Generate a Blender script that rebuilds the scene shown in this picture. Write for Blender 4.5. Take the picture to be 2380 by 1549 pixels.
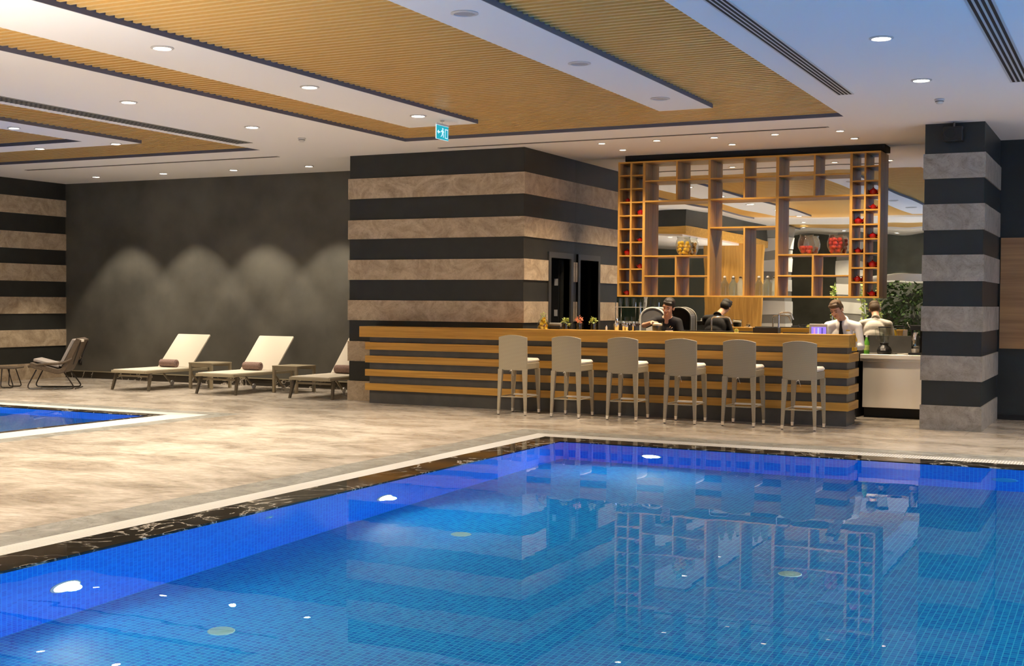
import bpy, bmesh, math, random
from mathutils import Vector, Matrix, Euler
random.seed(7)
PI = math.pi
for o in list(bpy.data.objects): bpy.data.objects.remove(o)
SC = bpy.context.scene
COL = SC.collection

# ------------------------------------------------------------------ camera
cam_d = bpy.data.cameras.new('camera'); cam = bpy.data.objects.new('camera', cam_d); COL.objects.link(cam)
cam_d.sensor_fit = 'HORIZONTAL'; cam_d.sensor_width = 36.0
cam_d.lens = 36.0 * 2933.4188 / 2380.0
cam_d.clip_start = 0.05; cam_d.clip_end = 200
_yaw, _pitch, _roll = 0.460005868, 0.0246127834, 0.00770826983
_F = Vector((-math.sin(_yaw)*math.cos(_pitch), math.cos(_yaw)*math.cos(_pitch), -math.sin(_pitch)))
_R = Vector((math.cos(_yaw), math.sin(_yaw), 0)); _U = _R.cross(_F)
_c, _s = math.cos(_roll), math.sin(_roll)
R2 = _R*_c + _U*_s; U2 = _U*_c - _R*_s
cam.matrix_world = Matrix(((R2.x, U2.x, -_F.x, 0), (R2.y, U2.y, -_F.y, 0), (R2.z, U2.z, -_F.z, 1.53), (0, 0, 0, 1)))
SC.camera = cam

# ------------------------------------------------------------------ world, exposure
SC.view_settings.view_transform = 'Standard'; SC.view_settings.look = 'None'
SC.view_settings.gamma = 1.0; SC.view_settings.use_curve_mapping = False
SC.view_settings.exposure = 0.14
W = bpy.data.worlds.new('dusk'); SC.world = W; W.use_nodes = True
bg = W.node_tree.nodes['Background']; bg.inputs['Color'].default_value = (0.42, 0.48, 0.66, 1); bg.inputs['Strength'].default_value = 4.2
cy = SC.cycles
cy.max_bounces = 8; cy.diffuse_bounces = 4; cy.glossy_bounces = 5; cy.transmission_bounces = 6; cy.transparent_max_bounces = 12
cy.caustics_reflective = False; cy.caustics_refractive = True
cy.sample_clamp_indirect = 4.0; cy.blur_glossy = 0.5
cy.use_light_tree = True
cy.use_denoising = True; cy.use_adaptive_sampling = True; cy.adaptive_threshold = 0.03
try: cy.denoiser = 'OPENIMAGEDENOISE'
except Exception: pass

# lamp powers (room lamps plus added ones out of view)
P_SPOT = 660.0      # hall downlights
P_BAR = 185.0       # downlights by the bar
P_UP = 420.0  # added uplighters out of view
P_WALL = 330.0      # downlights by the back wall
P_POOL = 180.0      # underwater lamps
WARM = (1.0, 0.86, 0.67); WARM2 = (1.0, 0.79, 0.54); COOL = (0.80, 0.90, 1.0)

# ------------------------------------------------------------------ materials
def newmat(name):
    m = bpy.data.materials.new(name); m.use_nodes = True
    nt = m.node_tree; b = nt.nodes['Principled BSDF']
    return m, nt, b
def node(nt, typ, **kw):
    n = nt.nodes.new(typ)
    for k, v in kw.items():
        if k in n.inputs: n.inputs[k].default_value = v
        else: setattr(n, k, v)
    return n
def link(nt, a, ao, b, bi): nt.links.new(a.outputs[ao], b.inputs[bi])
def coords(nt, scale=(1, 1, 1), rot=(0, 0, 0)):
    tc = nt.nodes.new('ShaderNodeTexCoord'); mp = nt.nodes.new('ShaderNodeMapping')
    mp.inputs['Scale'].default_value = scale; mp.inputs['Rotation'].default_value = rot
    link(nt, tc, 'Object', mp, 'Vector'); return mp
def ramp(nt, stops, interp='LINEAR'):
    r = nt.nodes.new('ShaderNodeValToRGB'); r.color_ramp.interpolation = interp
    e = r.color_ramp.elements
    while len(e) < len(stops): e.new(0.5)
    for i, (p, c) in enumerate(stops):
        e[i].position = p; e[i].color = (c[0], c[1], c[2], 1) if len(c) == 3 else c
    return r
def plain(name, col, rough=0.5, metal=0.0, spec=0.5, noise=0.0, nscale=20.0, emit=None, es=0.0, bump=0.0, trans=0.0, ior=1.45, coat=0.0):
    m, nt, b = newmat(name)
    b.inputs['Base Color'].default_value = (*col, 1); b.inputs['Roughness'].default_value = rough
    b.inputs['Metallic'].default_value = metal; b.inputs['Specular IOR Level'].default_value = spec
    b.inputs['IOR'].default_value = ior; b.inputs['Coat Weight'].default_value = coat
    if trans: b.inputs['Transmission Weight'].default_value = trans
    if emit: b.inputs['Emission Color'].default_value = (*emit, 1); b.inputs['Emission Strength'].default_value = es
    if noise or bump:
        mp = coords(nt); n = node(nt, 'ShaderNodeTexNoise', Scale=nscale, Detail=4.0); link(nt, mp, 0, n, 'Vector')
        if noise:
            lo = tuple(max(0, c*(1-noise)) for c in col); hi = tuple(min(1, c*(1+noise)) for c in col)
            r = ramp(nt, [(0.3, lo), (0.7, hi)]); link(nt, n, 'Fac', r, 'Fac'); link(nt, r, 'Color', b, 'Base Color')
        if bump:
            bp = node(nt, 'ShaderNodeBump', Strength=bump, Distance=0.01); link(nt, n, 'Fac', bp, 'Height'); link(nt, bp, 'Normal', b, 'Normal')
    return m

def mat_floor():
    m, nt, b = newmat('travertine_floor')
    mp = coords(nt, (0.85, 1.35, 1))
    n1 = node(nt, 'ShaderNodeTexNoise', Scale=1.3, Detail=7.0, Roughness=0.62, Distortion=0.6); link(nt, mp, 0, n1, 'Vector')
    r1 = ramp(nt, [(0.25, (0.215, 0.18, 0.145)), (0.42, (0.345, 0.30, 0.25)), (0.55, (0.475, 0.425, 0.365)), (0.75, (0.59, 0.545, 0.49))])
    link(nt, n1, 'Fac', r1, 'Fac')
    mp2 = coords(nt, (2.6, 8, 1))
    n2 = node(nt, 'ShaderNodeTexNoise', Scale=2.2, Detail=6.0, Roughness=0.7, Distortion=0.4); link(nt, mp2, 0, n2, 'Vector')
    r2 = ramp(nt, [(0.32, (0.84, 0.81, 0.78)), (0.6, (1.04, 1.03, 1.02))]); link(nt, n2, 'Fac', r2, 'Fac')
    mx = node(nt, 'ShaderNodeMix', data_type='RGBA', blend_type='MULTIPLY'); mx.inputs[0].default_value = 1.0
    link(nt, r1, 'Color', mx, 6); link(nt, r2, 'Color', mx, 7)
    # slab joints
    mp3 = coords(nt)
    br = node(nt, 'ShaderNodeTexBrick', Scale=1.0); br.offset = 0.5
    br.inputs['Brick Width'].default_value = 1.2; br.inputs['Row Height'].default_value = 0.6
    br.inputs['Mortar Size'].default_value = 0.0022; br.inputs['Mortar Smooth'].default_value = 0.2
    br.inputs['Color1'].default_value = (1, 1, 1, 1); br.inputs['Color2'].default_value = (0.95, 0.945, 0.94, 1); br.inputs['Mortar'].default_value = (0.72, 0.68, 0.64, 1)
    link(nt, mp3, 0, br, 'Vector')
    mx2 = node(nt, 'ShaderNodeMix', data_type='RGBA', blend_type='MULTIPLY'); mx2.inputs[0].default_value = 1.0
    link(nt, mx, 2, mx2, 6); link(nt, br, 'Color', mx2, 7)
    link(nt, mx2, 2, b, 'Base Color')
    rr = ramp(nt, [(0.3, (0.16, 0.16, 0.16)), (0.8, (0.30, 0.30, 0.30))]); link(nt, n2, 'Fac', rr, 'Fac'); link(nt, rr, 'Color', b, 'Roughness')
    return m
def mat_stone(name, a, c, d, scale=3.0, rough=0.5, joint=None):
    m, nt, b = newmat(name)
    mp = coords(nt, (1, 1, 1.2))
    n1 = node(nt, 'ShaderNodeTexNoise', Scale=scale, Detail=9.0, Roughness=0.7, Distortion=1.6); link(nt, mp, 0, n1, 'Vector')
    r1 = ramp(nt, [(0.28, a), (0.5, c), (0.74, d)]); link(nt, n1, 'Fac', r1, 'Fac')
    n2 = node(nt, 'ShaderNodeTexNoise', Scale=scale*5, Detail=8.0, Roughness=0.75, Distortion=2.5); link(nt, mp, 0, n2, 'Vector')
    r2 = ramp(nt, [(0.34, (0.62, 0.58, 0.55)), (0.47, (1, 1, 1)), (0.6, (1.06, 1.05, 1.03))]); link(nt, n2, 'Fac', r2, 'Fac')
    mx = node(nt, 'ShaderNodeMix', data_type='RGBA', blend_type='MULTIPLY'); mx.inputs[0].default_value = 0.85
    link(nt, r1, 'Color', mx, 6); link(nt, r2, 'Color', mx, 7); link(nt, mx, 2, b, 'Base Color')
    b.inputs['Roughness'].default_value = rough
    bp = node(nt, 'ShaderNodeBump', Strength=0.25, Distance=0.004); link(nt, n2, 'Fac', bp, 'Height'); link(nt, bp, 'Normal', b, 'Normal')
    return m
def mat_veined():
    m, nt, b = newmat('black_veined_marble')
    mp = coords(nt, (1, 1, 1))
    n1 = node(nt, 'ShaderNodeTexNoise', Scale=1.9, Detail=5.0, Roughness=0.55, Distortion=1.2); link(nt, mp, 0, n1, 'Vector')
    sub = node(nt, 'ShaderNodeMath', operation='SUBTRACT'); link(nt, n1, 'Fac', sub, 0); sub.inputs[1].default_value = 0.5
    ab = node(nt, 'ShaderNodeMath', operation='ABSOLUTE'); link(nt, sub, 0, ab, 0)
    n3 = node(nt, 'ShaderNodeTexNoise', Scale=0.9, Detail=2.0); link(nt, mp, 0, n3, 'Vector')
    r0 = ramp(nt, [(0.36, (0.0, 0.0, 0.0)), (0.52, (1, 1, 1))]); link(nt, n3, 'Fac', r0, 'Fac')
    r1 = ramp(nt, [(0.0, (0.60, 0.55, 0.48)), (0.008, (0.25, 0.22, 0.18)), (0.018, (0.022, 0.018, 0.013))]); link(nt, ab, 0, r1, 'Fac')
    mx = node(nt, 'ShaderNodeMix', data_type='RGBA'); link(nt, r0, 'Color', mx, 0)
    mx.inputs[6].default_value = (0.028, 0.022, 0.015, 1); link(nt, r1, 'Color', mx, 7)
    link(nt, mx, 2, b, 'Base Color'); b.inputs['Roughness'].default_value = 0.06
    return m
def mat_wood(name, a, c, axis='X', scale=1.0, rough=0.4):
    m, nt, b = newmat(name)
    sc = {'X': (0.7, 14, 22), 'Y': (14, 0.7, 22), 'Z': (14, 22, 0.7)}[axis]
    mp = coords(nt, tuple(s*scale for s in sc))
    n1 = node(nt, 'ShaderNodeTexNoise', Scale=1.0, Detail=6.0, Roughness=0.6, Distortion=0.8); link(nt, mp, 0, n1, 'Vector')
    mid = tuple((x+y)/2 for x, y in zip(a, c))
    r1 = ramp(nt, [(0.3, a), (0.5, mid), (0.7, c)]); link(nt, n1, 'Fac', r1, 'Fac'); link(nt, r1, 'Color', b, 'Base Color')
    b.inputs['Roughness'].default_value = rough
    bp = node(nt, 'ShaderNodeBump', Strength=0.1, Distance=0.002); link(nt, n1, 'Fac', bp, 'Height'); link(nt, bp, 'Normal', b, 'Normal')
    return m
def mat_mosaic(name, plane, c1, c2, mortar):
    m, nt, b = newmat(name)
    tc = nt.nodes.new('ShaderNodeTexCoord'); sp = nt.nodes.new('ShaderNodeSeparateXYZ'); cb = nt.nodes.new('ShaderNodeCombineXYZ')
    link(nt, tc, 'Object', sp, 'Vector')
    i, j = {'XY': (0, 1), 'XZ': (0, 2), 'YZ': (1, 2)}[plane]
    nt.links.new(sp.outputs[j], cb.inputs[0]); nt.links.new(sp.outputs[i], cb.inputs[1])
    br = node(nt, 'ShaderNodeTexBrick', Scale=1.0); br.offset = 0.0
    br.inputs['Brick Width'].default_value = 0.037; br.inputs['Row Height'].default_value = 0.037
    br.inputs['Mortar Size'].default_value = 0.0030; br.inputs['Mortar Smooth'].default_value = 0.3; br.inputs['Bias'].default_value = 0.0
    br.inputs['Color1'].default_value = (*c1, 1); br.inputs['Color2'].default_value = (*c2, 1); br.inputs['Mortar'].default_value = (*mortar, 1)
    link(nt, cb, 0, br, 'Vector'); link(nt, br, 'Color', b, 'Base Color')
    b.inputs['Roughness'].default_value = 0.35
    return m
def mat_grate(name, axis, lo=(0.30, 0.285, 0.26)):
    m, nt, b = newmat(name)
    tc = nt.nodes.new('ShaderNodeTexCoord')
    w = node(nt, 'ShaderNodeTexWave', Scale=11.0); w.bands_direction = axis; w.wave_profile = 'SIN'
    link(nt, tc, 'Object', w, 'Vector')
    r = ramp(nt, [(0.12, lo), (0.45, (0.56, 0.54, 0.51))]); link(nt, w, 'Fac', r, 'Fac'); link(nt, r, 'Color', b, 'Base Color')
    bp = node(nt, 'ShaderNodeBump', Strength=0.6, Distance=0.008); link(nt, w, 'Fac', bp, 'Height'); link(nt, bp, 'Normal', b, 'Normal')
    b.inputs['Roughness'].default_value = 0.4
    return m
def mat_wicker():
    m, nt, b = newmat('woven_resin')
    tc = nt.nodes.new('ShaderNodeTexCoord'); sp = nt.nodes.new('ShaderNodeSeparateXYZ'); link(nt, tc, 'Object', sp, 'Vector')
    ad = node(nt, 'ShaderNodeMath', operation='ADD'); nt.links.new(sp.outputs[0], ad.inputs[0]); nt.links.new(sp.outputs[1], ad.inputs[1])
    def sn(src, k):
        mu = node(nt, 'ShaderNodeMath', operation='MULTIPLY'); nt.links.new(src, mu.inputs[0]); mu.inputs[1].default_value = k
        s = node(nt, 'ShaderNodeMath', operation='SINE'); link(nt, mu, 0, s, 0); return s
    a = sn(ad.outputs[0], 2*PI/0.028); c = sn(sp.outputs[2], 2*PI/0.013)
    mu = node(nt, 'ShaderNodeMath', operation='MULTIPLY'); link(nt, a, 0, mu, 0); link(nt, c, 0, mu, 1)
    ab = node(nt, 'ShaderNodeMath', operation='ABSOLUTE'); link(nt, c, 0, ab, 0)
    h = node(nt, 'ShaderNodeMath', operation='MULTIPLY_ADD'); link(nt, mu, 0, h, 0); h.inputs[1].default_value = 0.45; link(nt, ab, 0, h, 2)
    r = ramp(nt, [(0.05, (0.19, 0.155, 0.10)), (0.5, (0.33, 0.275, 0.185)), (1.0, (0.41, 0.35, 0.24))]); link(nt, h, 0, r, 'Fac')
    link(nt, r, 'Color', b, 'Base Color'); b.inputs['Roughness'].default_value = 0.55
    bp = node(nt, 'ShaderNodeBump', Strength=0.35, Distance=0.004); link(nt, h, 0, bp, 'Height'); link(nt, bp, 'Normal', b, 'Normal')
    return m
def mat_water():
    m = bpy.data.materials.new('clear_water'); m.use_nodes = True; nt = m.node_tree
    nt.nodes.clear(); out = nt.nodes.new('ShaderNodeOutputMaterial')
    rf = nt.nodes.new('ShaderNodeBsdfRefraction'); rf.inputs['IOR'].default_value = 1.33; rf.inputs['Roughness'].default_value = 0.0
    rf.inputs['Color'].default_value = (0.90, 0.98, 1.0, 1)
    gl = nt.nodes.new('ShaderNodeBsdfGlossy'); gl.inputs['Roughness'].default_value = 0.0
    fr = nt.nodes.new('ShaderNodeFresnel'); fr.inputs['IOR'].default_value = 1.175
    tc = nt.nodes.new('ShaderNodeTexCoord')
    n = node(nt, 'ShaderNodeTexNoise', Scale=2.2, Detail=2.0, Roughness=0.5); link(nt, tc, 'Object', n, 'Vector')
    bp = node(nt, 'ShaderNodeBump', Strength=0.045, Distance=0.012); link(nt, n, 'Fac', bp, 'Height')
    for q in (rf, gl, fr): link(nt, bp, 'Normal', q, 'Normal')
    mx = nt.nodes.new('ShaderNodeMixShader'); link(nt, fr, 0, mx, 0); link(nt, rf, 0, mx, 1); link(nt, gl, 0, mx, 2)
    link(nt, mx, 0, out, 'Surface'); return m
def mat_mirror():
    m, nt, b = newmat('mirror_silver')
    b.inputs['Base Color'].default_value = (0.86, 0.87, 0.84, 1); b.inputs['Metallic'].default_value = 1.0; b.inputs['Roughness'].default_value = 0.0
    tc = nt.nodes.new('ShaderNodeTexCoord')
    n = node(nt, 'ShaderNodeTexNoise', Scale=1.1, Detail=1.0, Roughness=0.4); link(nt, tc, 'Object', n, 'Vector')
    bp = node(nt, 'ShaderNodeBump', Strength=0.12, Distance=0.02); link(nt, n, 'Fac', bp, 'Height'); link(nt, bp, 'Normal', b, 'Normal')
    return m

M = {}
M['floor'] = mat_floor()
M['greystone'] = mat_stone('grey_marble_border', (0.16, 0.155, 0.14), (0.27, 0.265, 0.24), (0.40, 0.39, 0.36), 2.5, 0.25)
M['grateX'] = mat_grate('overflow_grate_x', 'X'); M['grateY'] = mat_grate('overflow_grate_y', 'Y', (0.46, 0.44, 0.41))
M['veined'] = mat_veined()
M['stone'] = mat_stone('travertine_band', (0.25, 0.18, 0.115), (0.43, 0.335, 0.225), (0.60, 0.49, 0.35), 2.6, 0.45)
M['greyband'] = mat_stone('grey_limestone_band', (0.185, 0.165, 0.135), (0.32, 0.285, 0.235), (0.44, 0.395, 0.335), 3.2, 0.5)
M['dark'] = plain('charcoal_panel', (0.024, 0.024, 0.020), 0.5, noise=0.15, nscale=4)
M['darkcool'] = plain('charcoal_panel_cool', (0.019, 0.022, 0.021), 0.45, noise=0.12, nscale=4)
M['plaster'] = plain('dark_olive_plaster', (0.085, 0.080, 0.066), 0.65, noise=0.28, nscale=1.3, bump=0.05)
M['white'] = plain('white_ceiling_paint', (0.90, 0.885, 0.87), 0.7)
M['edge'] = plain('slate_edge_shade', (0.13, 0.13, 0.16), 0.5)  # shade on the recessed ceiling sides put into this dark colour
M['gold'] = plain('gold_metal_slat', (0.92, 0.62, 0.235), 0.28, 0.25)
M['goldback'] = plain('gold_metal_backing', (0.36, 0.22, 0.06), 0.5, 0.2)
M['mosXY'] = mat_mosaic('pool_mosaic_floor', 'XY', (0.001, 0.19, 0.60), (0.002, 0.36, 0.74), (0.08, 0.68, 0.84))  # water's light absorption put into tile colours: teal floor, deeper blue walls
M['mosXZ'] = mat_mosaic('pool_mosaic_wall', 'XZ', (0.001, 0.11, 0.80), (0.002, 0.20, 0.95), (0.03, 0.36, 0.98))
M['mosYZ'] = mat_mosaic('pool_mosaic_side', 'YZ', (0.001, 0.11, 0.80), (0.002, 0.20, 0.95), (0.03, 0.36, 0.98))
M['water'] = mat_water()
M['mirror'] = mat_mirror()
M['oak'] = mat_wood('orange_oak', (0.36, 0.17, 0.022), (0.64, 0.35, 0.065), 'X')
M['oakY'] = mat_wood('orange_oak_side', (0.36, 0.17, 0.022), (0.64, 0.35, 0.065), 'Y')
M['oakZ'] = mat_wood('orange_oak_upright', (0.34, 0.165, 0.03), (0.60, 0.33, 0.075), 'Z')
M['walnut'] = mat_wood('brown_oak_panel', (0.26, 0.125, 0.05), (0.46, 0.25, 0.10), 'X', 0.5)
M['wicker'] = mat_wicker()
M['cushion'] = plain('cream_cushion_cloth', (0.74, 0.68, 0.58), 0.8, bump=0.15, nscale=120)
M['steel'] = plain('brushed_steel', (0.88, 0.82, 0.73), 0.30, 0.80)
M['steel'].node_tree.nodes['Principled BSDF'].inputs['Anisotropic'].default_value = 0.9
_tg = M['steel'].node_tree.nodes.new('ShaderNodeTangent'); _tg.direction_type = 'RADIAL'; _tg.axis = 'Z'; M['steel'].node_tree.nodes['Principled BSDF'].inputs['Anisotropic Rotation'].default_value = 0.25
M['steel'].node_tree.links.new(_tg.outputs[0], M['steel'].node_tree.nodes['Principled BSDF'].inputs['Tangent'])
M['chrome'] = plain('chrome', (0.85, 0.85, 0.85), 0.06, 1.0)
M['black'] = plain('black_plastic', (0.012, 0.012, 0.013), 0.35)
M['matteblack'] = plain('matte_black', (0.006, 0.006, 0.006), 0.7)
M['greymetal'] = plain('grey_powder_coat', (0.22, 0.21, 0.19), 0.4)
M['taupe'] = plain('taupe_metal', (0.30, 0.255, 0.17), 0.4)
M['taupedark'] = plain('dark_taupe_metal', (0.085, 0.068, 0.045), 0.4)
M['sling'] = plain('cream_sling_mesh', (0.60, 0.54, 0.44), 0.75, bump=0.1, nscale=300)
M['towel'] = plain('brown_towel', (0.25, 0.165, 0.135), 0.95, noise=0.25, nscale=60, bump=0.5)
M['brownwick'] = plain('dark_brown_wicker', (0.085, 0.058, 0.035), 0.55, noise=0.4, nscale=90, bump=0.6)
M['greycush'] = plain('grey_seat_cushion', (0.30, 0.265, 0.24), 0.85)
M['darksteel'] = plain('dark_brown_steel', (0.018, 0.013, 0.009), 0.35)
M['lampglow'] = plain('lamp_lens', (1, 1, 1), 0.5, emit=(1.0, 0.90, 0.74), es=30.0)
M['lampglow2'] = plain('lamp_lens_warm', (1, 1, 1), 0.5, emit=(1.0, 0.80, 0.52), es=22.0)
M['poolglow'] = plain('pool_lamp_lens', (1, 1, 1), 0.5, emit=(0.80, 0.92, 1.0), es=26.0)
M['ring'] = plain('white_lamp_ring', (0.62, 0.60, 0.58), 0.4)
M['offlens'] = plain('unlit_lamp_lens', (0.42, 0.41, 0.42), 0.3)
M['inlet'] = plain('pale_inlet_cover', (0.55, 0.78, 0.62), 0.4)
M['inlet2'] = plain('blue_lamp_cover', (0.03, 0.32, 0.72), 0.3)
M['skin'] = plain('skin', (0.62, 0.34, 0.22), 0.5, noise=0.06, nscale=30)
M['lips'] = plain('lips', (0.45, 0.17, 0.12), 0.5)
M['eyes'] = plain('eyes', (0.03, 0.02, 0.015), 0.3)
M['hairblack'] = plain('black_hair', (0.014, 0.010, 0.008), 0.45, bump=0.6, nscale=140)
M['hairbrown'] = plain('brown_hair', (0.10, 0.060, 0.030), 0.5, bump=0.6, nscale=140)
M['poloblack'] = plain('black_polo_cloth', (0.012, 0.011, 0.013), 0.85)
M['shirtwhite'] = plain('white_shirt_cloth', (0.85, 0.82, 0.78), 0.8)
M['tie'] = plain('black_tie', (0.012, 0.010, 0.010), 0.6)
M['redglass'] = plain('red_glaze', (0.30, 0.002, 0.004), 0.12, coat=0.6)
M['apple'] = plain('red_apple', (0.62, 0.05, 0.035), 0.3, noise=0.4, nscale=25)
M['lemon'] = plain('lemon_skin', (0.86, 0.52, 0.02), 0.4, noise=0.1)
M['leaf'] = plain('fresh_leaf', (0.20, 0.34, 0.045), 0.5, noise=0.3, nscale=60)
M['leafpale'] = plain('pale_leaf', (0.42, 0.50, 0.14), 0.5, noise=0.3, nscale=60)
M['leafdark'] = plain('dark_leaf', (0.035, 0.065, 0.014), 0.5, noise=0.5, nscale=20)
M['petal'] = plain('coral_flower', (0.78, 0.28, 0.16), 0.5, noise=0.2, nscale=60)
M['soil'] = plain('dark_soil', (0.02, 0.012, 0.008), 0.9)
M['labelgrey'] = plain('pale_grey_plastic', (0.50, 0.49, 0.46), 0.4)
M['screen'] = plain('purple_screen', (0.02, 0.02, 0.02), 0.3, emit=(0.32, 0.20, 0.85), es=1.1)
M['green'] = plain('green_bottle', (0.10, 0.30, 0.03), 0.15)
M['yellow'] = plain('yellow_plastic', (0.80, 0.45, 0.02), 0.3)
M['signgreen'] = plain('sign_green', (0.0, 0.16, 0.20), 0.3, emit=(0.0, 0.42, 0.55), es=0.75)
M['signwhite'] = plain('sign_white', (0.9, 0.9, 0.9), 0.3, emit=(0.55, 0.85, 1.0), es=0.75)
M['curtain'] = plain('pale_wall_panel', (0.62, 0.60, 0.55), 0.7)
def mat_glass(name, col, glint=0.0):
    m = bpy.data.materials.new(name); m.use_nodes = True; nt = m.node_tree; nt.nodes.clear()
    out = nt.nodes.new('ShaderNodeOutputMaterial'); t = nt.nodes.new('ShaderNodeBsdfTransparent'); t.inputs[0].default_value = (*col, 1)
    g = nt.nodes.new('ShaderNodeBsdfGlossy'); g.inputs['Roughness'].default_value = 0.03
    lw = nt.nodes.new('ShaderNodeLayerWeight'); lw.inputs[0].default_value = 0.5
    pw = node(nt, 'ShaderNodeMath', operation='POWER'); link(nt, lw, 'Facing', pw, 0); pw.inputs[1].default_value = 3.0
    ma = node(nt, 'ShaderNodeMath', operation='MULTIPLY_ADD'); link(nt, pw, 0, ma, 0); ma.inputs[1].default_value = 0.55; ma.inputs[2].default_value = 0.04
    mx = nt.nodes.new('ShaderNodeMixShader'); link(nt, ma, 0, mx, 0); link(nt, t, 0, mx, 1); link(nt, g, 0, mx, 2)
    if glint:  # whitish translucent mix stands in for glints on the glass
        df = nt.nodes.new('ShaderNodeBsdfTranslucent'); df.inputs[0].default_value = (.9, .92, .9, 1); m2 = nt.nodes.new('ShaderNodeMixShader'); m2.inputs[0].default_value = glint
        link(nt, mx, 0, m2, 1); link(nt, df, 0, m2, 2); mx = m2
    link(nt, mx, 0, out, 'Surface'); return m
M['glass'] = mat_glass('clear_glass', (0.93, 0.95, 0.93))
M['darkglass'] = mat_glass('dark_glass', (0.10, 0.06, 0.05))
M['windowglass'] = mat_glass('window_glass', (0.95, 0.97, 1.0))
M['pressed'] = mat_glass('pressed_glass', (0.96, 0.97, 0.96), 0.10)
M['ribbed'] = mat_glass('ribbed_glass', (0.93, 0.95, 0.93), 0.17)

# ------------------------------------------------------------------ mesh builder
class MB:
    def __init__(s): s.v = []; s.f = []; s.m = []; s.cur = 0
    def add(s, vs, fs):
        b = len(s.v); s.v += [tuple(v) for v in vs]
        for f in fs: s.f.append(tuple(b+i for i in f)); s.m.append(s.cur)
        return s
    def box(s, x0, y0, z0, x1, y1, z1):
        if x0 > x1: x0, x1 = x1, x0
        if y0 > y1: y0, y1 = y1, y0
        if z0 > z1: z0, z1 = z1, z0
        vs = [(x0,y0,z0),(x1,y0,z0),(x1,y1,z0),(x0,y1,z0),(x0,y0,z1),(x1,y0,z1),(x1,y1,z1),(x0,y1,z1)]
        return s.add(vs, [(0,3,2,1),(4,5,6,7),(0,1,5,4),(1,2,6,5),(2,3,7,6),(3,0,4,7)])
    def tbox(s, c0, h0, c1, h1):   # tapered box between two horizontal rectangles
        vs = []
        for c, h in ((c0, h0), (c1, h1)):
            for dx, dy in ((-1,-1),(1,-1),(1,1),(-1,1)): vs.append((c[0]+dx*h[0], c[1]+dy*h[1], c[2]))
        return s.add(vs, [(0,3,2,1),(4,5,6,7),(0,1,5,4),(1,2,6,5),(2,3,7,6),(3,0,4,7)])
    def obox(s, c, h, mat):
        vs = [Vector(c) + mat @ Vector((a*h[0], b*h[1], d*h[2])) for d in (-1,1) for a, b in ((-1,-1),(1,-1),(1,1),(-1,1))]
        return s.add(vs, [(0,3,2,1),(4,5,6,7),(0,1,5,4),(1,2,6,5),(2,3,7,6),(3,0,4,7)])
    def quad(s, a, b, c, d): return s.add([a,b,c,d], [(0,1,2,3)])
    def tube(s, pts, r, n=10, closed=False, caps=True):
        pts = [Vector(p) for p in pts]; k = len(pts)
        rs = r if isinstance(r, (list, tuple)) else [r]*k
        base = []; prev = None
        for i in range(k):
            if closed: t = (pts[(i+1) % k] - pts[i-1]).normalized()
            elif i == 0: t = (pts[1]-pts[0]).normalized()
            elif i == k-1: t = (pts[-1]-pts[-2]).normalized()
            else: t = ((pts[i+1]-pts[i]).normalized() + (pts[i]-pts[i-1]).normalized()).normalized()
            if prev is None:
                u = t.orthogonal().normalized()
            else:
                u = (prev - t*prev.dot(t)); u = u.normalized() if u.length > 1e-6 else t.orthogonal().normalized()
            prev = u; w = t.cross(u)
            base.append([pts[i] + (u*math.cos(2*PI*j/n) + w*math.sin(2*PI*j/n))*rs[i] for j in range(n)])
        vs = [v for ring in base for v in ring]; fs = []
        for i in range(k if closed else k-1):
            a, b = i*n, ((i+1) % k)*n
            for j in range(n): fs.append((a+j, a+(j+1) % n, b+(j+1) % n, b+j))
        if not closed and caps:
            fs.append(tuple(reversed(range(n)))); fs.append(tuple(range((k-1)*n, k*n)))
        return s.add(vs, fs)
    def lathe(s, prof, c=(0,0,0), n=20, axis='Z', ax=None, caps=True):
        rot = Matrix.Identity(3)
        if axis == 'X': rot = Matrix.Rotation(PI/2, 3, 'Y')
        if axis == 'Y': rot = Matrix.Rotation(-PI/2, 3, 'X')
        if ax is not None: rot = ax
        vs = []
        for r, z in prof:
            for j in range(n):
                a = 2*PI*j/n; vs.append(Vector(c) + rot @ Vector((r*math.cos(a), r*math.sin(a), z)))
        fs = []
        for i in range(len(prof)-1):
            for j in range(n): fs.append((i*n+j, i*n+(j+1) % n, (i+1)*n+(j+1) % n, (i+1)*n+j))
        if caps and prof[0][0] > 1e-5: fs.append(tuple(reversed(range(n))))
        if caps and prof[-1][0] > 1e-5: fs.append(tuple(range((len(prof)-1)*n, len(prof)*n)))
        return s.add(vs, fs)
    def ball(s, c, r, n=14, m=9, rot=None):
        r = r if isinstance(r, (list, tuple)) else (r, r, r)
        vs = []
        for i in range(m+1):
            t = PI*i/m
            for j in range(n):
                a = 2*PI*j/n; v = Vector((r[0]*math.sin(t)*math.cos(a), r[1]*math.sin(t)*math.sin(a), -r[2]*math.cos(t)))
                if rot is not None: v = rot @ v
                vs.append(Vector(c) + v)
        fs = [(i*n+j, i*n+(j+1) % n, (i+1)*n+(j+1) % n, (i+1)*n+j) for i in range(m) for j in range(n)]
        return s.add(vs, fs)
    def cap(s, a, ra, b, rb, n=12):   # capsule with two radii
        a, b = Vector(a), Vector(b); s.ball(a, ra, n, 8); s.ball(b, rb, n, 8)
        return s.tube([a, b], [ra, rb], n)
    def prism(s, pts, z0, z1, f=lambda x, y, z: (x, y, z)):
        k = len(pts); vs = [f(x, y, z0) for x, y in pts] + [f(x, y, z1) for x, y in pts]
        fs = [tuple(reversed(range(k))), tuple(range(k, 2*k))] + [(i, (i+1) % k, k+(i+1) % k, k+i) for i in range(k)]
        return s.add(vs, fs)
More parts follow.
